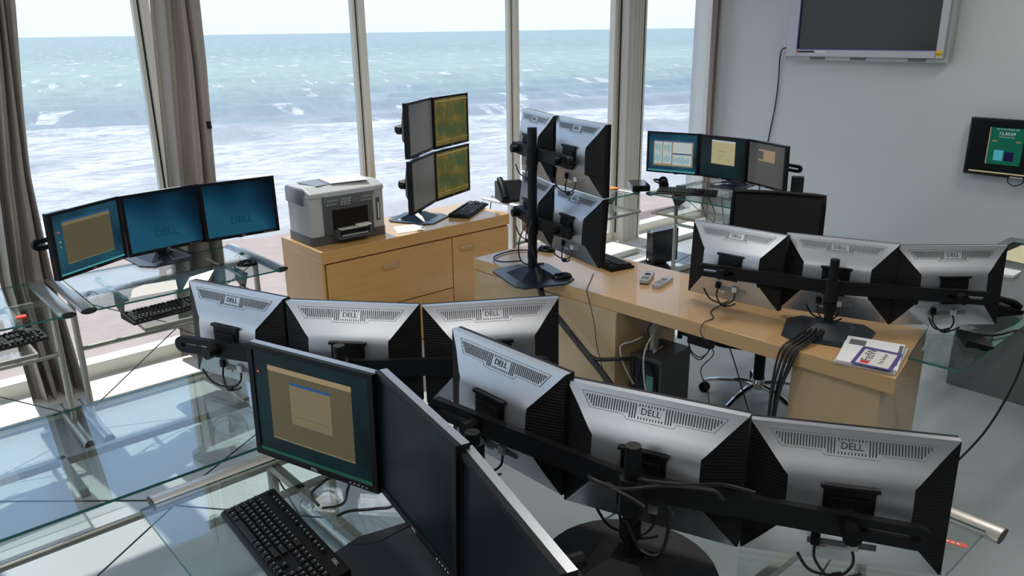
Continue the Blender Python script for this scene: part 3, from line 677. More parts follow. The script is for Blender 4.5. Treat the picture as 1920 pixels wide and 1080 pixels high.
glass_desk(1.327, 4.31, 0, 'glass desk under the three blue-lit monitors', g)
glass_desk(4.32, 4.31, 0, 'glass desk by the white column, holding a desk phone', g)
glass_desk(5.20, 3.38, R(-90), 'glass desk in the far corner under the charts and note screens', g)
glass_desk(.69, 2.56, 0, 'large bare glass desk top in the lower left that mirrors the windows', g, False, .60)
glass_desk(.86, 1.61, R(-90), 'foreground glass desk under the keyboard and the slanted screens', g, False)
glass_desk(1.573, .80, R(180), 'glass desk at the lower right with a red sticker and a silver tube', g, False)

# ================================================================ WOODEN CABINET AND DESK
cb = thing('wooden_cabinet', 'maple cabinet with drawers and silver handles, under the printer', 'cabinet', (2.85, 4.35, 0))
CX, CY = 2.85, 4.35
def cbx(n, x0, x1, y0, y1, z0, z1, m, par=cb, bev=.0015): return MB().box(x0-CX, x1-CX, y0-CY, y1-CY, z0, z1).build(n, M[m], par, bevel=bev)
cbx('top', 2.125, 3.585, 4.085, 4.60, .665, .74, 'wood')
cbx('carcass', 2.14, 3.58, 4.105, 4.595, .0, .665, 'woodo')
cbx('side_panel', 2.125, 2.14, 4.09, 4.60, 0, .665, 'woodo')
def handle(par, x, y, z, w_=.12, m='chrome'):
    MB().tube(spline([(x-w_/2, y, z), (x-w_/2+.008, y-.018, z+.001), (x, y-.026, z+.004), (x+w_/2-.008, y-.018, z+.001), (x+w_/2, y, z)], 5), .0042, 8, ell=.7).build('handle', M[m], par)
for (x0, x1, z0, z1, hx_, hz) in ((2.15, 3.075, .315, .655, 2.59, .575), (2.15, 3.075, .02, .307, 2.59, .24), (3.083, 3.575, .02, .655, 3.20, .58)):
    d = cbx('drawer' if x0 < 3 else 'door', x0, x1, 4.087, 4.104, z0, z1, 'wood', cb, .001); handle(d, hx_-CX, 4.088-CY, hz)
wd = thing('wooden_desk', 'long maple desk on two pedestals running across the room', 'desk', (3.0, 2.2, 0))
def wp(n, pts, z0, z1, m, bev=.002): return MB().prism([(p[0]-3.0, p[1]-2.2) for p in pts], z0, z1).build(n, M[m], wd, bevel=bev)
wp('desktop', [(2.69, 3.38), (2.79, 1.06), (3.37, 1.185), (3.26, 3.38)], .675, .74, 'woodh')
wp('pedestal', [(2.70, 3.33), (2.735, 2.345), (3.20, 2.345), (3.20, 3.33)], 0, .675, 'woodp')
wp('pedestal', [(2.80, 1.47), (2.83, 1.12), (3.31, 1.16), (3.30, 1.47)], 0, .675, 'woodp')
wp('fascia', [(2.70, 3.375), (2.735, 2.345), (2.727, 2.345), (2.692, 3.375)], .0, .672, 'woodp')
# glass leaf reaching from the desk end to the grey sideboard
lf = thing('glass_leaf', 'green-edged glass leaf between the wooden desk end and the grey sideboard, phone on it', 'desk', (3.3, 1.1, 0))
pts = [(2.995, 1.105), (3.01, .92), (5.15, .92), (5.15, 1.42), (3.72, 1.42), (3.40, 1.19)]
b = MB(); n = len(pts); vs = [(p[0]-3.3, p[1]-1.1, z) for z in (.742, .752) for p in pts]
b.add(vs, [tuple(reversed(range(n))), tuple(range(n, 2*n))], 0); b.add(vs, [(i, (i+1) % n, n+(i+1) % n, n+i) for i in range(n)], 1)
b.build('glass_top', [M['dglass'], M['gedge']], lf, smooth=0)
MB().box(-.0, 1.8, -.175, -.135, .739, .742).build('reflection_band', M['gedge'], lf, smooth=0)  # teal band stands in for the bevel's reflection along the glass edge
sb = thing('grey_sideboard', 'dark grey sideboard standing on the floor at the right edge', 'cabinet', (5.0, .9, 0))
MB().box(-.38, .30, -1.6, .58, .0, .72).build('body', M['grey'], sb, bevel=.003)
MB().box(-.385, .305, -1.605, .585, .72, .742).build('top', M['grey'], sb, bevel=.003)


# ================================================================ SMALLER THINGS
def keyboard(x, y, z, rz, label, group, tilt=0, logo=True):
    global _kb
    if _kb is None:
        t = thing('keyboard', label, 'keyboard', group=group)
        bd = MB(); bd.add([(sx_*.225, yy, zz) for sx_ in (-1, 1) for yy, zz in ((-.075, 0), (.075, 0), (.075, .026), (.062, .027), (-.07, .014), (-.077, .006))],
               [(0, 1, 2, 3, 4, 5), (11, 10, 9, 8, 7, 6), (1, 0, 6, 7), (2, 1, 7, 8), (3, 2, 8, 9), (4, 3, 9, 10), (5, 4, 10, 11), (0, 5, 11, 6)])
        bd.build('body', M['black'], t, smooth=20, bevel=.002)
        u = .019
        def zt(yy): return lerp(.014, .027, (yy+.07)/.132)
        def key(b, x0, yy, wdt=1, hgt=1):
            xa, xb, ya, yb = x0+.0012, x0+wdt*u-.0012, yy+.0012, yy+hgt*u-.0012; z0 = zt(yy)-.002; z1 = zt(yy+.01)+.0085; c = .0022
            vs = [(xa, ya, z0), (xb, ya, z0), (xb, yb, z0), (xa, yb, z0), (xa+c, ya+c*.7, z1), (xb-c, ya+c*.7, z1), (xb-c, yb-c*1.3, z1+.0008), (xa+c, yb-c*1.3, z1+.0008)]
            b.add(vs, [(4, 5, 6, 7), (0, 1, 5, 4), (1, 2, 6, 5), (2, 3, 7, 6), (3, 0, 4, 7)], 0)
            if wdt < 2.6: b.add([(xa+.0045, yb-.0085, z1+.0011), (xa+.0078, yb-.0085, z1+.0011), (xa+.0078, yb-.0055, z1+.0012), (xa+.0045, yb-.0055, z1+.0012)], [(0, 1, 2, 3)], 1)
        x0 = -.215; ry = [-.066+i*u for i in range(5)]
        b = MB()
        for i in range(13): key(b, x0+i*u, ry[4])
        key(b, x0+13*u, ry[4], 2)
        key(b, x0, ry[3], 1.5)
        for i in range(12): key(b, x0+(1.5+i)*u, ry[3])
        key(b, x0+13.5*u, ry[3], 1.5); key(b, x0, ry[2], 1.75)
        for i in range(11): key(b, x0+(1.75+i)*u, ry[2])
        key(b, x0+12.75*u, ry[2], 2.25); key(b, x0, ry[1], 2.25)
        for i in range(10): key(b, x0+(2.25+i)*u, ry[1])
        key(b, x0+12.25*u, ry[1], 2.75)
        for i in range(3): key(b, x0+i*1.25*u, ry[0], 1.25)
        for i in range(4): key(b, x0+(10+i*1.25)*u, ry[0], 1.25)
        b.build('letter_keys', [M['key'], M['keyw']], t, 20)
        b = MB(); key(b, x0+3.75*u, ry[0], 6.25); b.build('space_bar', [M['key'], M['keyw']], t, 20)
        b = MB()
        key(b, x0, .045, 1, .85); b.build('escape_key', [M['key'], M['keyw']], t, 20)
        b = MB()
        for i, q in enumerate((2, 3, 4, 5, 6.5, 7.5, 8.5, 9.5, 11, 12, 13, 14)): key(b, x0+q*u, .045, 1, .85)
        b.build('function_keys', [M['key'], M['keyw']], t, 20)
        b = MB()
        for i in range(3): key(b, x0+(15.3+i)*u, ry[4]); key(b, x0+(15.3+i)*u, ry[3]); key(b, x0+(15.3+i)*u, ry[0]); key(b, x0+(15.3+i)*u, .045, 1, .85)
        key(b, x0+16.3*u, ry[1]); b.build('arrow_keys', [M['key'], M['keyw']], t, 20)
        b = MB()
        for r_ in range(5):
            for i in range(4):
                if i == 3 and r_ in (0, 2): continue
                key(b, x0+(18.6+i)*u, ry[r_], 1, 2 if i == 3 and r_ in (1, 3) and False else 1)
        b.build('number_keys', [M['key'], M['keyw']], t, 20)
        if logo: text('brand_mark', 'DELL', .013, M['keyw'], t, (.178, .058, .0285), (R(6), 0, 0), .0004)
        _kb = t
    else: t = dup(_kb)
    t['label'] = label; t['group'] = group; t.location = (x, y, z); t.rotation_euler = (tilt, 0, rz); return t
_kb = None
g = 'black keyboards'
keyboard(.682, 1.655, TZ+.001, R(-93), 'black keyboard in the lower left foreground on the glass desk', g)
keyboard(1.21, 3.94, .648, R(5), 'black keyboard on the sliding tray under the three blue-lit monitors', g)
keyboard(.42, 3.99, .648, R(4), 'black keyboard on the tray of the cropped glass desk at the left edge', g)
keyboard(3.43, 4.34, .742, R(33), 'black keyboard on the wooden cabinet beside the four-monitor stack', g)
keyboard(3.165, 2.86, .742, R(78), 'black keyboard behind the tall monitor stack on the wooden desk', g)
keyboard(4.99, 3.62, TZ+.002, R(-62), 'black keyboard on the far corner desk before the note screen', g)
_ms = None
def mouse(x, y, z, rz, label):
    global _ms
    if _ms is None:
        t = thing('computer_mouse', label, 'mouse', group='black computer mice')
        def fn(u, v):
            a = u*2*PI; r = math.sin(v*PI/2); return (.031*r*math.cos(a)*(1-.12*math.sin(a)), .056*r*math.sin(a), .034*math.cos(v*PI/2)**.8*(1-.15*math.sin(a)*r))
        MB().grid(fn, 24, 8, flip=True).build('shell', M['blackg'], t, 60)
        MB().tube([(-.0, .026, .028), (0, .038, .022)], .005, 8).build('scroll_wheel', M['black'], t)
        _ms = t
    else: t = dup(_ms)
    t['label'] = label; t.location = (x, y, z); t.rotation_euler = (0, 0, rz); return t
mouse(1.69, 4.12, TZ+.001, R(70), 'black mouse on the glass desk right of the blue-lit monitors')
mouse(2.775, 2.76, .741, R(60), 'black mouse at the front edge of the wooden desk beside the tall stand base')
mouse(3.09, 3.20, .741, R(20), 'black mouse behind the tall pole, near the left end of the wooden desk')

# printer
pr = thing('printer', 'grey and charcoal all-in-one office printer with a control panel, on the wooden cabinet', 'printer', (2.405, 4.40, .741), R(-2))
MB().rbox(-.255, .255, -.185, .13, .05, .30, .03).build('housing', M['pgrey'], pr, 40)
MB().rbox(-.257, .257, -.188, .135, .0, .055, .028).build('base', M['pdark'], pr, 40)
b = MB().at(0, 0, 0)
b.box(-.17, .165, -.195, -.17, .055, .285).build('front_bay', M['pdark'], pr, bevel=.003)
MB().box(-.115, .125, -.1975, -.19, .075, .205).build('paper_slot', M['blackg'], pr)
ly = MB().add([(x_, yy, zz) for x_ in (-.25, .25) for yy, zz in ((-.19, .285), (-.19, .315), (-.10, .345), (.12, .335), (.13, .30), (.13, .285))], [(5, 4, 3, 2, 1, 0), (6, 7, 8, 9, 10, 11), (0, 1, 7, 6), (1, 2, 8, 7), (2, 3, 9, 8), (3, 4, 10, 9), (4, 5, 11, 10), (5, 0, 6, 11)]).build('scanner_lid', M['pgrey'], pr, smooth=20, bevel=.008)
MB().rbox(-.262, -.19, -.13, .135, .24, .335, .02, top=.012).build('document_feeder', M['plid'], pr, 40)
MB().at(-.06, .0, .343, R(8)).box(-.12, .13, -.10, .11, 0, .004).build('paper_support', M['plid'], pr)
pn = MB().at(0, -.198, .255, 0, R(28)).box(-.165, .165, -.004, .010, -.045, .05).build('control_panel', M['plid'], pr, bevel=.003)
b = MB().at(0, -.2045, .255, 0, R(28))
for i in range(4):
    for j in range(3): b.box(-.055+i*.017, -.043+i*.017, -.0035, 0, -.03+j*.02, -.018+j*.02)
for i in range(5):
    for j in range(2): b.box(.08+i*.016, .089+i*.016, -.0035, 0, -.02+j*.03, -.012+j*.03); b.box(-.15+i*.014, -.142+i*.014, -.0035, 0, -.02+j*.03, -.012+j*.03)
b.build('button', M['rgrey'], pn)
MB().at(0, -.205, .255, 0, R(28)).box(.018, .068, -.003, 0, -.02, .03).build('display', M['grey'], pn)
MB().box(.19, .215, -.1895, -.184, .10, .24).build('card_slot', M['pdark'], pr); MB().box(.20, .207, -.1915, -.188, .11, .21).build('card_cover', M['white'], pr)
ty = MB().box(-.11, .12, -.245, -.18, .028, .045).box(-.11, -.10, -.245, -.18, .04, .085).box(.11, .12, -.245, -.18, .04, .085).build('paper_tray', M['pdark'], pr, bevel=.002)
MB().box(-.09, .10, -.240, -.18, .085, .091).build('output_flap', M['paperg'], pr, bevel=.001); MB().box(-.085, .09, -.248, -.244, .05, .056).build('tray_lip', M['rgrey'], ty); MB().box(.03, .12, -.243, -.2, .093, .102).build('paper_stop', M['white'], pr)
def sheet(name, label, cat, pts, z, m='paper', th=.0015, group=None, text_=None):
    cx, cy = sum(p[0] for p in pts)/len(pts), sum(p[1] for p in pts)/len(pts)
    t = thing(name, label, cat, (cx, cy, z), 0, group); MB().prism([(p[0]-cx, p[1]-cy) for p in pts], 0, th).build('sheet', M[m], t, smooth=0); return t
sheet('paper_stack', 'white papers lying on top of the printer', 'paper', [(2.33, 4.29), (2.57, 4.25), (2.62, 4.46), (2.36, 4.50)], 1.0902, th=.004)
sheet('paper_sheet', 'white sheet on the cabinet between printer and monitor stand', 'paper', [(2.70, 4.15), (2.88, 4.12), (2.98, 4.28), (2.78, 4.32)], .741)
sheet('paper_sheet', 'grey printed sheet on the glass desk under the left blue-lit monitor', 'paper', [(1.03, 3.97), (1.25, 3.95), (1.30, 4.12), (1.10, 4.16)], TZ+.0006, 'paperg')
sheet('paper_sheet', 'bright white folded sheet before the stand of the blue-lit monitors', 'paper', [(1.27, 3.93), (1.42, 3.99), (1.52, 4.16), (1.37, 4.11)], TZ+.0006, th=.003)
sheet('paper_sheet', 'orange card on the glass desk beside the white column', 'paper', [(4.66, 4.18), (4.80, 4.12), (4.80, 4.42), (4.68, 4.44)], TZ+.0006, 'orange', .003)
sheet('paper_sheet', 'yellow papers spread on the grey sideboard at the right edge', 'paper', [(4.66, 1.02), (4.95, .97), (5.1, 1.36), (4.72, 1.38)], .7525, 'papery', .002)
sheet('note_pad', 'small white note pad on the glass beside the yellow papers', 'note pad', [(4.38, 1.18), (4.50, 1.18), (4.50, 1.28), (4.38, 1.28)], .7525, 'paper', .012)
tg = thing('red_tab', 'small red tab on the front edge of the cropped glass desk', 'tab', (.575, 4.03, TZ+.0006)); MB().rbox(-.02, .02, -.018, .018, 0, .008, .006).build('tab', M['red'], tg)
st = thing('red_sticker', 'red printed sticker stuck on the glass at the lower right', 'sticker', (1.915, .55, TZ+.0006), R(-75))
MB().box(-.045, .045, -.009, .009, 0, .0008).build('label_strip', M['red'], st)
b = MB()
for i in range(6): b.box(-.038+i*.012, -.031+i*.012, -.003, .003, .0009, .0011)
b.build('print', M['tan'] if 'tan' in M else M['white'], st)

# magazines with the badge card
def mag(x, y, z, rz, w_, h_, th, label, m='paper'):
    t = thing('magazine', label, 'magazine', (x, y, z), rz, 'pile of papers on the wooden desk end')
    MB().box(-w_/2, w_/2, -h_/2, h_/2, 0, th).build('pages', M[m], t, bevel=.001); return t
mag(2.93, 1.215, .7405, R(-76), .22, .29, .008, 'lowest white magazine in the pile at the end of the wooden desk', 'paperg')
t = mag(2.935, 1.22, .749, R(-72), .215, .285, .007, 'crumpled white magazine under the purple-bordered card')
for q in ((-.09, -.03, .05, .11), (.07, .10, -.10, -.02), (.09, .104, .01, .12)): MB().box(*q, .0069, .0076).build('print', M['grey'], t)
c = thing('badge_card', 'purple-bordered card with a red logo on top of the magazines', 'card', (2.885, 1.175, .757), R(-78))
MB().rbox(-.072, .072, -.098, .098, 0, .002, .008).build('border', M['purple'], c, smooth=0)
MB().rbox(-.058, .058, -.086, .072, .002, .0026, .004).build('face', M['white'], c, smooth=0)
text('print', 'FedW', .052, M['ink'], c, (-.028, .012, .0029), (0, 0, R(90)), .0004)
text('print', 'Fax Service', .024, M['ink'], c, (.022, -.0, .0029), (0, 0, R(90)), .0004)
MB().box(-.045, -.014, -.078, -.052, .0027, .0031).build('logo_block', M['inkred'], c)

# remotes
def remote(x, y, rz, label, m, dark):
    t = thing('remote_control', label, 'remote', (x, y, .741), rz, 'remote controls on the wooden desk')
    MB().rbox(-.024, .024, -.085, .085, .006 if dark else 0, .024 if dark else .02, .012, top=.003).build('case', M[m], t, 40)
    if dark: MB().rbox(-.023, .023, -.083, .083, 0, .008, .012).build('underside', M['black'], t)
    b = MB().cyl(0, .018, .0235 if dark else .0195, .026 if dark else .022, .016, 20)
    for i in range(3):
        for j in range(3 if dark else 4): b.box(-.017+i*.013, -.009+i*.013, -.065+j*.016, -.058+j*.016, .019, .0255 if dark else .0215)
    b.build('button', M['black' if dark else 'grey'], t); return t
remote(3.075, 2.445, R(-62), 'silver remote with black underside, left of the two on the wooden desk', 'rgrey', True)
remote(3.075, 2.345, R(-76), 'flat pale grey remote, right of the two on the wooden desk', 'rgrey', False)

# phones
def phone(x, y, z, rz, label, up):
    t = thing('desk_phone', label, 'phone', (x, y, z), rz, 'black desk phones')
    MB().add([(x_, yy, zz) for x_ in (-.10, .10) for yy, zz in ((-.10, 0), (.10, 0), (.10, .055 if not up else .13), (.06, .06 if not up else .13), (-.10, .018))], [(4, 3, 2, 1, 0), (5, 6, 7, 8, 9), (1, 0, 5, 6)[::-1], (2, 1, 6, 7)[::-1], (3, 2, 7, 8)[::-1], (4, 3, 8, 9)[::-1], (0, 4, 9, 5)[::-1]]).build('base', M['black'], t, smooth=20, bevel=.003)
    a = math.atan2(.042 if not up else .112, .16)
    h = MB().at(-.065, 0, .052 if not up else .088, 0, a)
    h.tube([(0, -.10, 0), (0, -.07, .012), (0, 0, .018), (0, .07, .012), (0, .10, 0)], [.024, .022, .017, .022, .024], 12, ell=.75); h.build('handset', M['black'], t, 50)
    b = MB().at(.03, -.01, .042 if not up else .065, 0, a)
    for i in range(4):
        for j in range(4): b.box(-.04+i*.02, -.027+i*.02, -.055+j*.022, -.041+j*.022, 0, .006)
    b.build('keypad', M['keyw'] if False else M['plid'], t)
    MB().at(.03, .0, .042 if not up else .065, 0, a).box(-.045, .05, .04, .085, 0, .005).build('display', M['grey'], t)
    return t
phone(3.90, 4.42, TZ+.001, R(-25), 'black desk phone with raised handset on the glass desk behind the tall pole', True)
p = phone(3.79, 1.10, .753, R(60), 'black desk phone on the glass leaf at the right end of the wooden desk', False)
p2 = thing('phone_stand', 'black wedge-shaped stand on the glass leaf under the right monitor back', 'phone stand', (3.335, .99, .753), R(35))
MB().add([(-.07, -.05, 0), (.07, -.05, 0), (.07, .05, 0), (-.07, .05, 0), (-.07, -.05, .01), (.07, -.05, .01), (.07, .05, .03), (-.07, .05, .03)], [(3, 2, 1, 0), (4, 5, 6, 7), (0, 1, 5, 4), (1, 2, 6, 5), (2, 3, 7, 6), (3, 0, 4, 7)]).build('body', M['black'], p2, smooth=0, bevel=.002)

# black box and headset on the corner desk
db = thing('media_box', 'black media box on the glass desk by the column', 'media box', (4.90, 4.02, TZ+.022), R(50))
MB().rbox(-.13, .13, -.07, .07, -.021, .025, .012, top=.004).build('case', M['blackg'], db)
hb = thing('headset', 'black headset lying beside the media box on the corner desk', 'headset', (5.04, 3.89, TZ+.001), R(40))
pts = [(.075*math.cos(R(a)), .07*math.sin(R(a))+.0, .045+.02*math.sin(R(a))) for a in range(0, 181, 15)]
MB().tube(pts, .008, 8).build('headband', M['black'], hb, 60)
for s in (-1, 1): MB().at(s*.075, -.005, .042).tube([(-.014, 0, 0), (.014, 0, 0)], .038, 18, ell=1).build('ear_cup', M['blackg'], hb)
cs = thing('flat_case', 'flat black case beside the headset on the corner desk', 'case', (5.08, 3.74, TZ+.001), R(38)); MB().rbox(-.09, .09, -.04, .04, 0, .022, .015, top=.005).build('body', M['black'], cs)
sp = thing('speaker', 'small black speaker standing right of the far corner monitors', 'speaker', (5.47, 2.98, TZ+.001), R(-60))
MB().rbox(-.045, .045, -.045, .045, .0, .15, .012, top=.004).build('cabinet', M['black'], sp); MB().rbox(-.04, .04, -.048, -.044, .015, .14, .002).build('grille', M['mesh'], sp)
# game console on the floor
xb = thing('game_console', 'black game console standing upright on the floor by the corner desk leg', 'game console', (5.15, 4.06, 0), R(-7))
MB().box(-.02, .27, -.042, .042, .06, .345).build('case', M['blackg'], xb, bevel=.006)
MB().box(-.024, -.019, -.038, .038, .065, .34).build('front_panel', M['blackg'], xb, bevel=.001)
MB().box(-.0245, -.02, -.03, .03, .333, .339).build('trim_strip', M['chrome'], xb)
MB().at(-.0245, 0.012, .10, R(90)).tube([(0, .0, 0), (0, .003, 0)], .010, 16).build('power_button', M['chrome'], xb)
MB().cyl(.08, 0, 0, .06, .13, 24, .07).build('stand_foot', M['black'], xb)

# ================================================================ COMPUTER TOWER, CHAIR, UNDER THE DESK
tw = thing('computer_tower', 'black computer tower standing on the floor beneath the wooden desk, ports facing out', 'computer', (2.83, 2.235, 0), R(5))
MB().box(0, .26, -.09, .085, .012, .45).build('case', M['tower'], tw, bevel=.004)
MB().box(-.004, 0, -.075, .07, .03, .43).build('rear_panel', M['blackg'], tw)
MB().box(-.010, -.004, -.05, -.01, .15, .36).box(-.012, -.004, .0, .045, .12, .20).build('port_block', M['port'], tw, bevel=.002)
for s in (-1, 1): MB().box(.03, .23, s*.075-.008, s*.075+.008, 0, .012).build('foot', M['black'], tw)
hd = thing('grey_hub', 'pale grey upright hub with feet, standing on the computer tower', 'hub', (2.93, 2.27, .4505), R(10))
MB().box(-.025, .025, -.014, .014, .01, .17).build('body', M['pgrey'], hd, bevel=.003); MB().box(-.045, .045, -.03, -.018, 0, .012).box(-.045, .045, .018, .03, 0, .012).box(-.02, .02, -.03, .03, .0, .012).build('foot', M['rgrey'], hd, bevel=.003)
MB().tube(spline([(-.026, 0, .15), (-.05, .01, .12), (-.045, .0, .05), (-.06, .02, -.1)]), .003, 6).build('cord', M['cable'], hd)
ad = thing('power_adapter', 'black adapter with looped cords hanging beneath the wooden desk', 'adapter', (2.885, 1.98, .585), R(-88))
MB().box(-.05, .075, -.02, .02, -.01, .09).build('body', M['black'], ad, bevel=.004); MB().tube([(-.05, 0, .02), (-.10, 0, .024)], .009, 8).tube([(-.103, 0, -.005), (-.103, 0, .05)], .012, 8).build('lever', M['black'], ad)
for k in range(2): MB().tube(spline([(-.04, -.02, .0), (-.02, -.025, -.04-.01*k), (.03, -.03, -.055-.012*k), (.06, -.02, -.03), (.07, -.01, .0)]), .003, 6).build('looped_cord', M['cable'], ad)

ch = thing('office_chair', 'black mesh office chair with chrome base behind the wooden desk', 'chair', (3.61, 2.08, 0), R(117))
for k in range(5):
    a = 2*PI*k/5+R(208); c_, s_ = math.cos(a), math.sin(a)
    lg = MB().tube(spline([(.03*c_, .03*s_, .115), (.12*c_, .12*s_, .115), (.24*c_, .24*s_, .09), (.29*c_, .29*s_, .075)]), [.02]*6+[.018]*6+[.015]*7, 10, ell=.7).build('leg', M['chrome'], ch)
    MB().tube([(.29*c_-.012*s_, .29*s_+.012*c_, .032), (.29*c_+.012*s_, .29*s_-.012*c_, .032)], .03, 16).tube([(.29*c_, .29*s_, .05), (.29*c_, .29*s_, .08)], .008, 8).build('caster', M['black'], lg)
MB().cyl(0, 0, .09, .15, .035, 18).build('hub', M['chrome'], ch); MB().cyl(0, 0, .15, .37, .03, 16).build('gas_lift', M['black'], ch)
MB().box(-.10, .10, -.12, .12, .355, .39).tube([(.08, .02, .37), (.26, .02, .36)], .007, 8).build('mechanism', M['black'], ch)
MB().rbox(-.24, .24, -.23, .23, .39, .46, .07, top=.02).build('seat', M['fab'], ch)
for s in (-1, 1):
    MB().tube(spline([(s*.24, .02, .42), (s*.29, .02, .45), (s*.29, .02, .60), (s*.29, .0, .65)]), .012, 8).build('armrest_post', M['black'], ch)
MB().tube([(-.0, -.2, .42), (0, -.285, .44), (0, -.30, .62)], .018, 8).build('back_strut', M['black'], ch)
def bk(u, v, off=0): x = (u-.5)*.47; return (x, -.285-.03*math.cos((u-.5)*PI)-.06*v+off, .56+.535*v)
bkb = MB().grid(lambda u, v: bk(u, v), 14, 12).grid(lambda u, v: bk(u, v, .012), 14, 12, flip=True); bo = bkb.build('backrest', M['mesh'], ch, 60)
fr = [bk(0, v/10, .006) for v in range(11)]+[bk(u/10, 1, .006) for u in range(1, 11)]+[bk(1, 1-v/10, .006) for v in range(1, 11)]+[bk(1-u/10, 0, .006) for u in range(1, 11)]
MB().tube(fr, .013, 8).build('back_frame', M['black'], bo, 60)

# ================================================================ WALL SCREENS
tv = thing('television', 'large silver television on the grey wall, cropped by the top edge', 'television', (6.96, 3.27, 2.06), R(-90))
tvb = MB(); Wt, Ht = .71, .42
for (x0, x1, z0, z1) in ((-Wt, -Wt+.105, -.36, Ht), (Wt-.12, Wt-.06, -.36, Ht), (-Wt+.105, Wt-.12, -.36, -.295), (-Wt+.105, Wt-.12, Ht-.07, Ht)): tvb.box(x0, x1, -.09, -.02, z0, z1)
tvb.build('frame', M['tvs'], tv, bevel=.004)
MB().box(-Wt+.10, Wt-.115, -.078, -.03, -.30, Ht-.06).build('screen', M['tvscr'], tv, smooth=0)
MB().box(-Wt+.098, -Wt+.106, -.092, -.07, -.297, Ht-.068).box(-Wt+.1, Wt-.115, -.092, -.07, -.303, -.295).build('screen_trim', M['purple'], tv, smooth=0)
MB().box(-Wt-.012, Wt-.06, -.06, .0, -.395, -.36).box(Wt-.06, Wt-.03, -.06, .0, -.395, Ht).box(-Wt-.012, -Wt, -.06, 0, -.395, Ht).build('outer_frame', M['rgrey'], tv, bevel=.003)
b = MB()
for x_ in (-.42, -.05, .44): b.rbox(x_-.07, x_+.07, -.064, -.058, -.388, -.366, .003)
b.build('speaker_port', M['grey'], tv)
sk = MB().box(-Wt+.105, -Wt+.27, -.0915, -.089, -.328, -.312).build('strip_label', M['ink'], tv, smooth=0); MB().box(-Wt+.105, -Wt+.125, -.0925, -.091, -.328, -.312).build('red_mark', M['inkred'], sk, smooth=0)
MB().box(-Wt+.285, -Wt+.38, -.0915, -.089, -.328, -.312).build('white_label', M['white'], tv, smooth=0)
yl = MB().box(Wt-.118, Wt-.07, -.0915, -.089, -.312, -.296).build('yellow_label', M['yellow'], tv, smooth=0)
MB().box(Wt-.118, Wt-.07, -.0915, -.089, -.345, -.312).build('yellow_label', M['yellow'], tv, smooth=0)
text('print', 'NEW', .022, M['ink'], tv, (Wt-.094, -.0922, -.33), (R(90), 0, 0), .0006)
cable('power_cord', [(6.95, 4.02, 1.77), (6.965, 4.08, 1.75), (6.975, 4.10, 1.66), (6.985, 4.10, 1.48), (6.985, 4.11, 1.24), (6.985, 4.15, .92), (6.985, 4.2, .5), (6.985, 4.22, .06)], .006, None).parent = tv
[o for o in tv.children if o.name.startswith('power_cord')][0].matrix_parent_inverse = Matrix.LocRotScale(tv.location, tv.rotation_euler, None).inverted()
t2 = thing('wall_screen', 'black flat screen with a green page, low on the grey wall at the right edge', 'screen', (6.96, 1.95, 1.05), R(-90))
MB().box(-.40, .40, -.06, -.0, -.225, .215).build('frame', M['blackg'], t2, bevel=.004)
MB().box(-.383, .383, -.0612, -.058, -.205, .198).build('panel', M['s_dark'], t2, smooth=0)
pgn = MB().box(-.245, -.01, -.0625, -.061, -.13, .15).build('green_page', M['s_gpanel'], t2, smooth=0)
MB().box(-.252, -.245, -.0632, -.061, -.13, .15).build('page_edge', M['s_tan'], pgn, smooth=0)
MB().box(-.36, .36, -.0625, -.061, -.200, -.190).build('task_bar', M['s_cream'], t2, smooth=0)
MB().box(-.20, -.135, -.0632, -.062, -.10, -.02).build('chart', M['s_cyan'], pgn, smooth=0); MB().box(-.125, -.06, -.0632, -.062, -.10, -.03).build('chart', M['s_navy'], pgn, smooth=0)
for x_ in (-.225, -.06): MB().box(x_, x_+.035, -.0632, -.062, .042, .054).build('badge', M['s_khaki2'], pgn, smooth=0)
text('clock_digits', '12:30:09', .034, M['s_white'], pgn, (-.128, -.064, .105), (R(90), 0, 0), .0004)
text('heading', 'MAR 14 THU MARKET TIME', .013, M['s_white'], pgn, (-.128, -.064, .138), (R(90), 0, 0), .0004)
text('caption', 'Trading Market Time', .013, M['s_white'], pgn, (-.128, -.064, .08), (R(90), 0, 0), .0004)
MB().box(-.06, .03, -.064, -.058, -.222, -.212).build('brand_mark', M['rgrey'], t2)
MB().tube(spline([(-.08, -.03, -.225), (-.075, -.035, -.26), (-.03, -.04, -.285), (.02, -.03, -.26), (.03, -.02, -.225)]), .005, 6).build('cord', M['cable'], t2)

# ================================================================ CABLES
zc = .742
cable('cable_bundle', [(2.70, 2.86, .80), (2.655, 2.80, .775), (2.635, 2.75, .67), (2.64, 2.62, .57), (2.645, 2.48, .47), (2.65, 2.38, .40), (2.66, 2.27, .30), (2.72, 2.2, .12)], .016, 'thick bundle of black cables running from the tall pole down the wooden desk front', cat='cable bundle', k=8)
cable('cable', [(2.65, 2.47, .46), (2.655, 2.40, .44), (2.70, 2.31, .455), (2.80, 2.27, .44)], .010, 'black cable branching from the bundle into the computer tower')
cable('cable', [(2.95, 2.70, zc+.002), (2.84, 2.62, zc+.002), (2.73, 2.54, zc+.003), (2.705, 2.50, .70), (2.70, 2.46, .60), (2.70, 2.44, .49), (2.69, 2.38, .33), (2.67, 2.38, .1)], .0022, 'thin black wire dropping over the wooden desk edge from the tall monitor stack')
cable('cable', [(3.10, 1.97, zc+.002), (2.95, 1.95, zc+.002), (2.89, 1.93, zc+.002), (2.84, 1.88, zc+.002), (2.75, 1.87, zc+.003), (2.728, 1.86, .70), (2.74, 1.80, .63), (2.74, 1.86, .53), (2.74, 1.81, .42), (2.74, 1.80, .2), (2.76, 1.78, .005)], .0025, 'thin black wire wandering over the middle of the wooden desk and down to the floor')
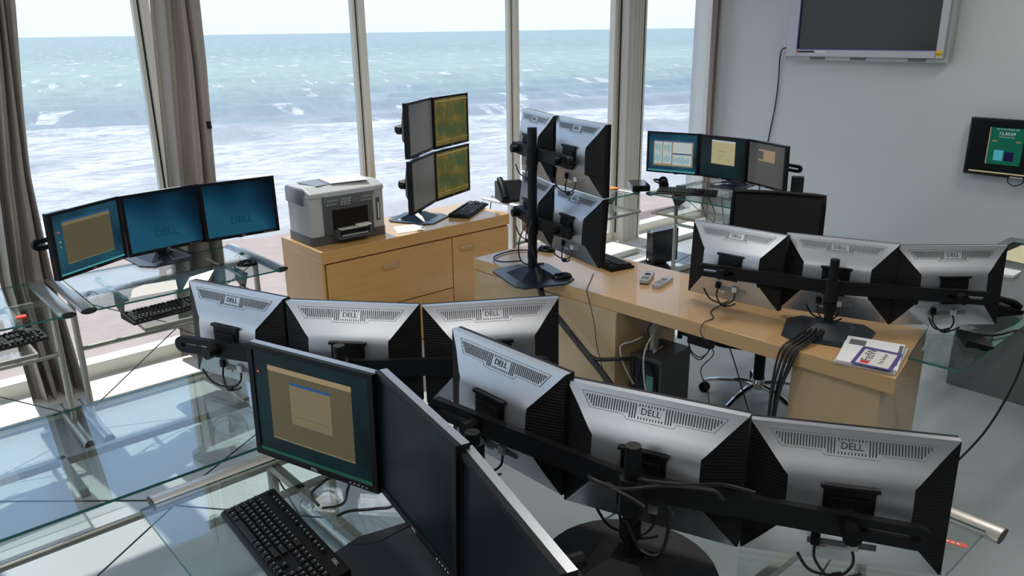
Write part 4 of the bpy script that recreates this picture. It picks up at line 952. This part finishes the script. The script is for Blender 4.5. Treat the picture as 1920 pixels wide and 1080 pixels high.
cable('cable', [(3.28, 2.15, .67), (3.28, 2.10, .5), (3.30, 2.04, .34), (3.30, 1.97, .18), (3.30, 1.90, .05), (3.3, 1.8, .004)], .0035, 'black wire running slantwise before the chair base under the desk')
for i, (oy, ox_, r_) in enumerate(((0, 0, .007), (.018, .012, .006), (-.018, .006, .006), (.035, .0, .005), (-.03, .016, .005))):
    cable('cable', [(2.98, 1.47+oy, .77), (2.86, 1.46+oy, .758), (2.775, 1.465+oy, .745), (2.752, 1.475+oy, .69), (2.755-ox_, 1.50+oy*.7, .55), (2.76-ox_, 1.51+oy*.6, .38), (2.76, 1.52+oy, .2), (2.765, 1.53+oy*1.5, .008)], r_, 'one of the black cables hanging over the desk edge from the short pole', group='cables hanging below the short pole')
cable('cable', [(2.80, 2.28, .30), (2.74, 2.30, .42), (2.75, 2.33, .50), (2.80, 2.30, .52), (2.86, 2.29, .53)], .004, 'white looped cable beside the back of the computer tower', 'cablew')
cable('cable', [(2.95, 2.25, .60), (2.80, 2.22, .50), (2.78, 2.20, .35), (2.77, 2.15, .2), (2.74, 2.1, .02)], .004, 'white cable falling past the computer tower to the floor', 'cablew')
cable('cable', [(3.40, 1.0, .765), (3.46, .95, .762), (3.62, .905, .750), (3.70, .90, .64), (3.74, .93, .45), (3.72, 1.0, .2), (3.62, 1.09, .006)], .005, 'black phone cable dropping from the glass leaf to the floor at the right')
cable('cable', [(2.80, 3.10, .76), (2.72, 3.18, .755), (2.78, 3.30, .748), (2.95, 3.32, .747), (3.05, 3.22, .747)], .004, 'black cable curling around the left end of the wooden desk')
cable('cable', [(3.95, 4.36, .80), (4.0, 4.25, .83), (3.97, 4.12, .79), (3.94, 4.05, .765)], .006, 'curled black handset cord on the desk phone by the column')
cable('cable', [(3.88, 4.62, .75), (3.87, 4.63, .6), (3.90, 4.6, .4), (3.86, 4.62, .2), (3.9, 4.6, .06)], .004, 'black wires hanging behind the desk phone down to the ledge')
# foreground
for i, pts in enumerate(([(.98, 1.74, 1.0), (.93, 1.80, .80), (.90, 1.83, .762), (.84, 1.80, .758), (.83, 1.74, .755)],
                         [(1.0, 1.72, 1.0), (.95, 1.76, .80), (.92, 1.74, .765), (.88, 1.70, .757), (.83, 1.72, .757)],
                         [(1.0, 1.5, .95), (.96, 1.55, .8), (.93, 1.62, .758), (.88, 1.66, .755), (.84, 1.66, .757)])):
    cable('cable', pts, .004, ('black cable arching down behind the near screen to the keyboard', 'black cable looping under the lit foreground screen', 'black cable lying on the glass between keyboard and slanted screens')[i])
cable('cable', [(.80, 1.54, TZ+.006), (.86, 1.50, TZ+.006), (.95, 1.50, TZ+.006), (1.08, 1.47, TZ+.008), (1.2, 1.40, TZ+.01)], .0045, 'black cable crossing the foreground glass under the slanted screens')
for i, pts in enumerate(([(1.26, 1.02, .99), (1.24, .97, 1.01), (1.30, .90, 1.005), (1.38, .86, .99), (1.42, .80, .98)],
                         [(1.22, 1.06, .97), (1.20, 1.00, .99), (1.26, .94, 1.00), (1.33, .86, 1.0), (1.36, .84, .97)],
                         [(1.20, 1.10, .98), (1.17, 1.06, 1.0), (1.19, 1.0, .99), (1.22, .95, .96)],
                         [(1.22, 1.0, .90), (1.23, .97, .84), (1.25, .93, .83), (1.27, .92, .88), (1.27, .92, .95)])):
    cable('cable', pts, .0048, ('black cable draped over the bar right of the thick pole', 'black cable looped round the top of the thick pole', 'black cable tied to the left of the thick pole', 'black cable hanging in a loop below the thick pole joint')[i])

# loose wires by the tall pole and under the far corner desk
cable('cable', [(2.80, 3.0, 1.02), (2.74, 3.02, .95), (2.72, 3.03, .85), (2.78, 3.05, .76), (2.88, 3.0, .752)], .0035, 'black wire hanging from the lower arm of the tall stack to its base plate')
cable('cable', [(2.66, 2.86, 1.05), (2.62, 2.84, .98), (2.63, 2.82, .90), (2.68, 2.84, .80)], .006, 'short black cable strapped to the tall pole')
for i, q in enumerate(([(5.46, 3.80, .70), (5.50, 3.70, .5), (5.42, 3.66, .3), (5.48, 3.60, .15), (5.40, 3.62, .01)], [(5.42, 3.60, .70), (5.46, 3.58, .45), (5.55, 3.60, .25), (5.46, 3.70, .08), (5.36, 3.72, .01)], [(5.30, 3.7, .62), (5.36, 3.66, .4), (5.30, 3.72, .2), (5.38, 3.78, .02)])):
    cable('cable', q, .004, 'thin tangled cable hanging under the far corner desk beside the game console', group='tangled cables under the far corner desk')
cable('cable', [(4.72, 4.60, .70), (4.60, 4.45, .62), (4.35, 4.30, .52), (4.10, 4.20, .47)], .010, 'thick black cable sagging under the glass desk by the column')
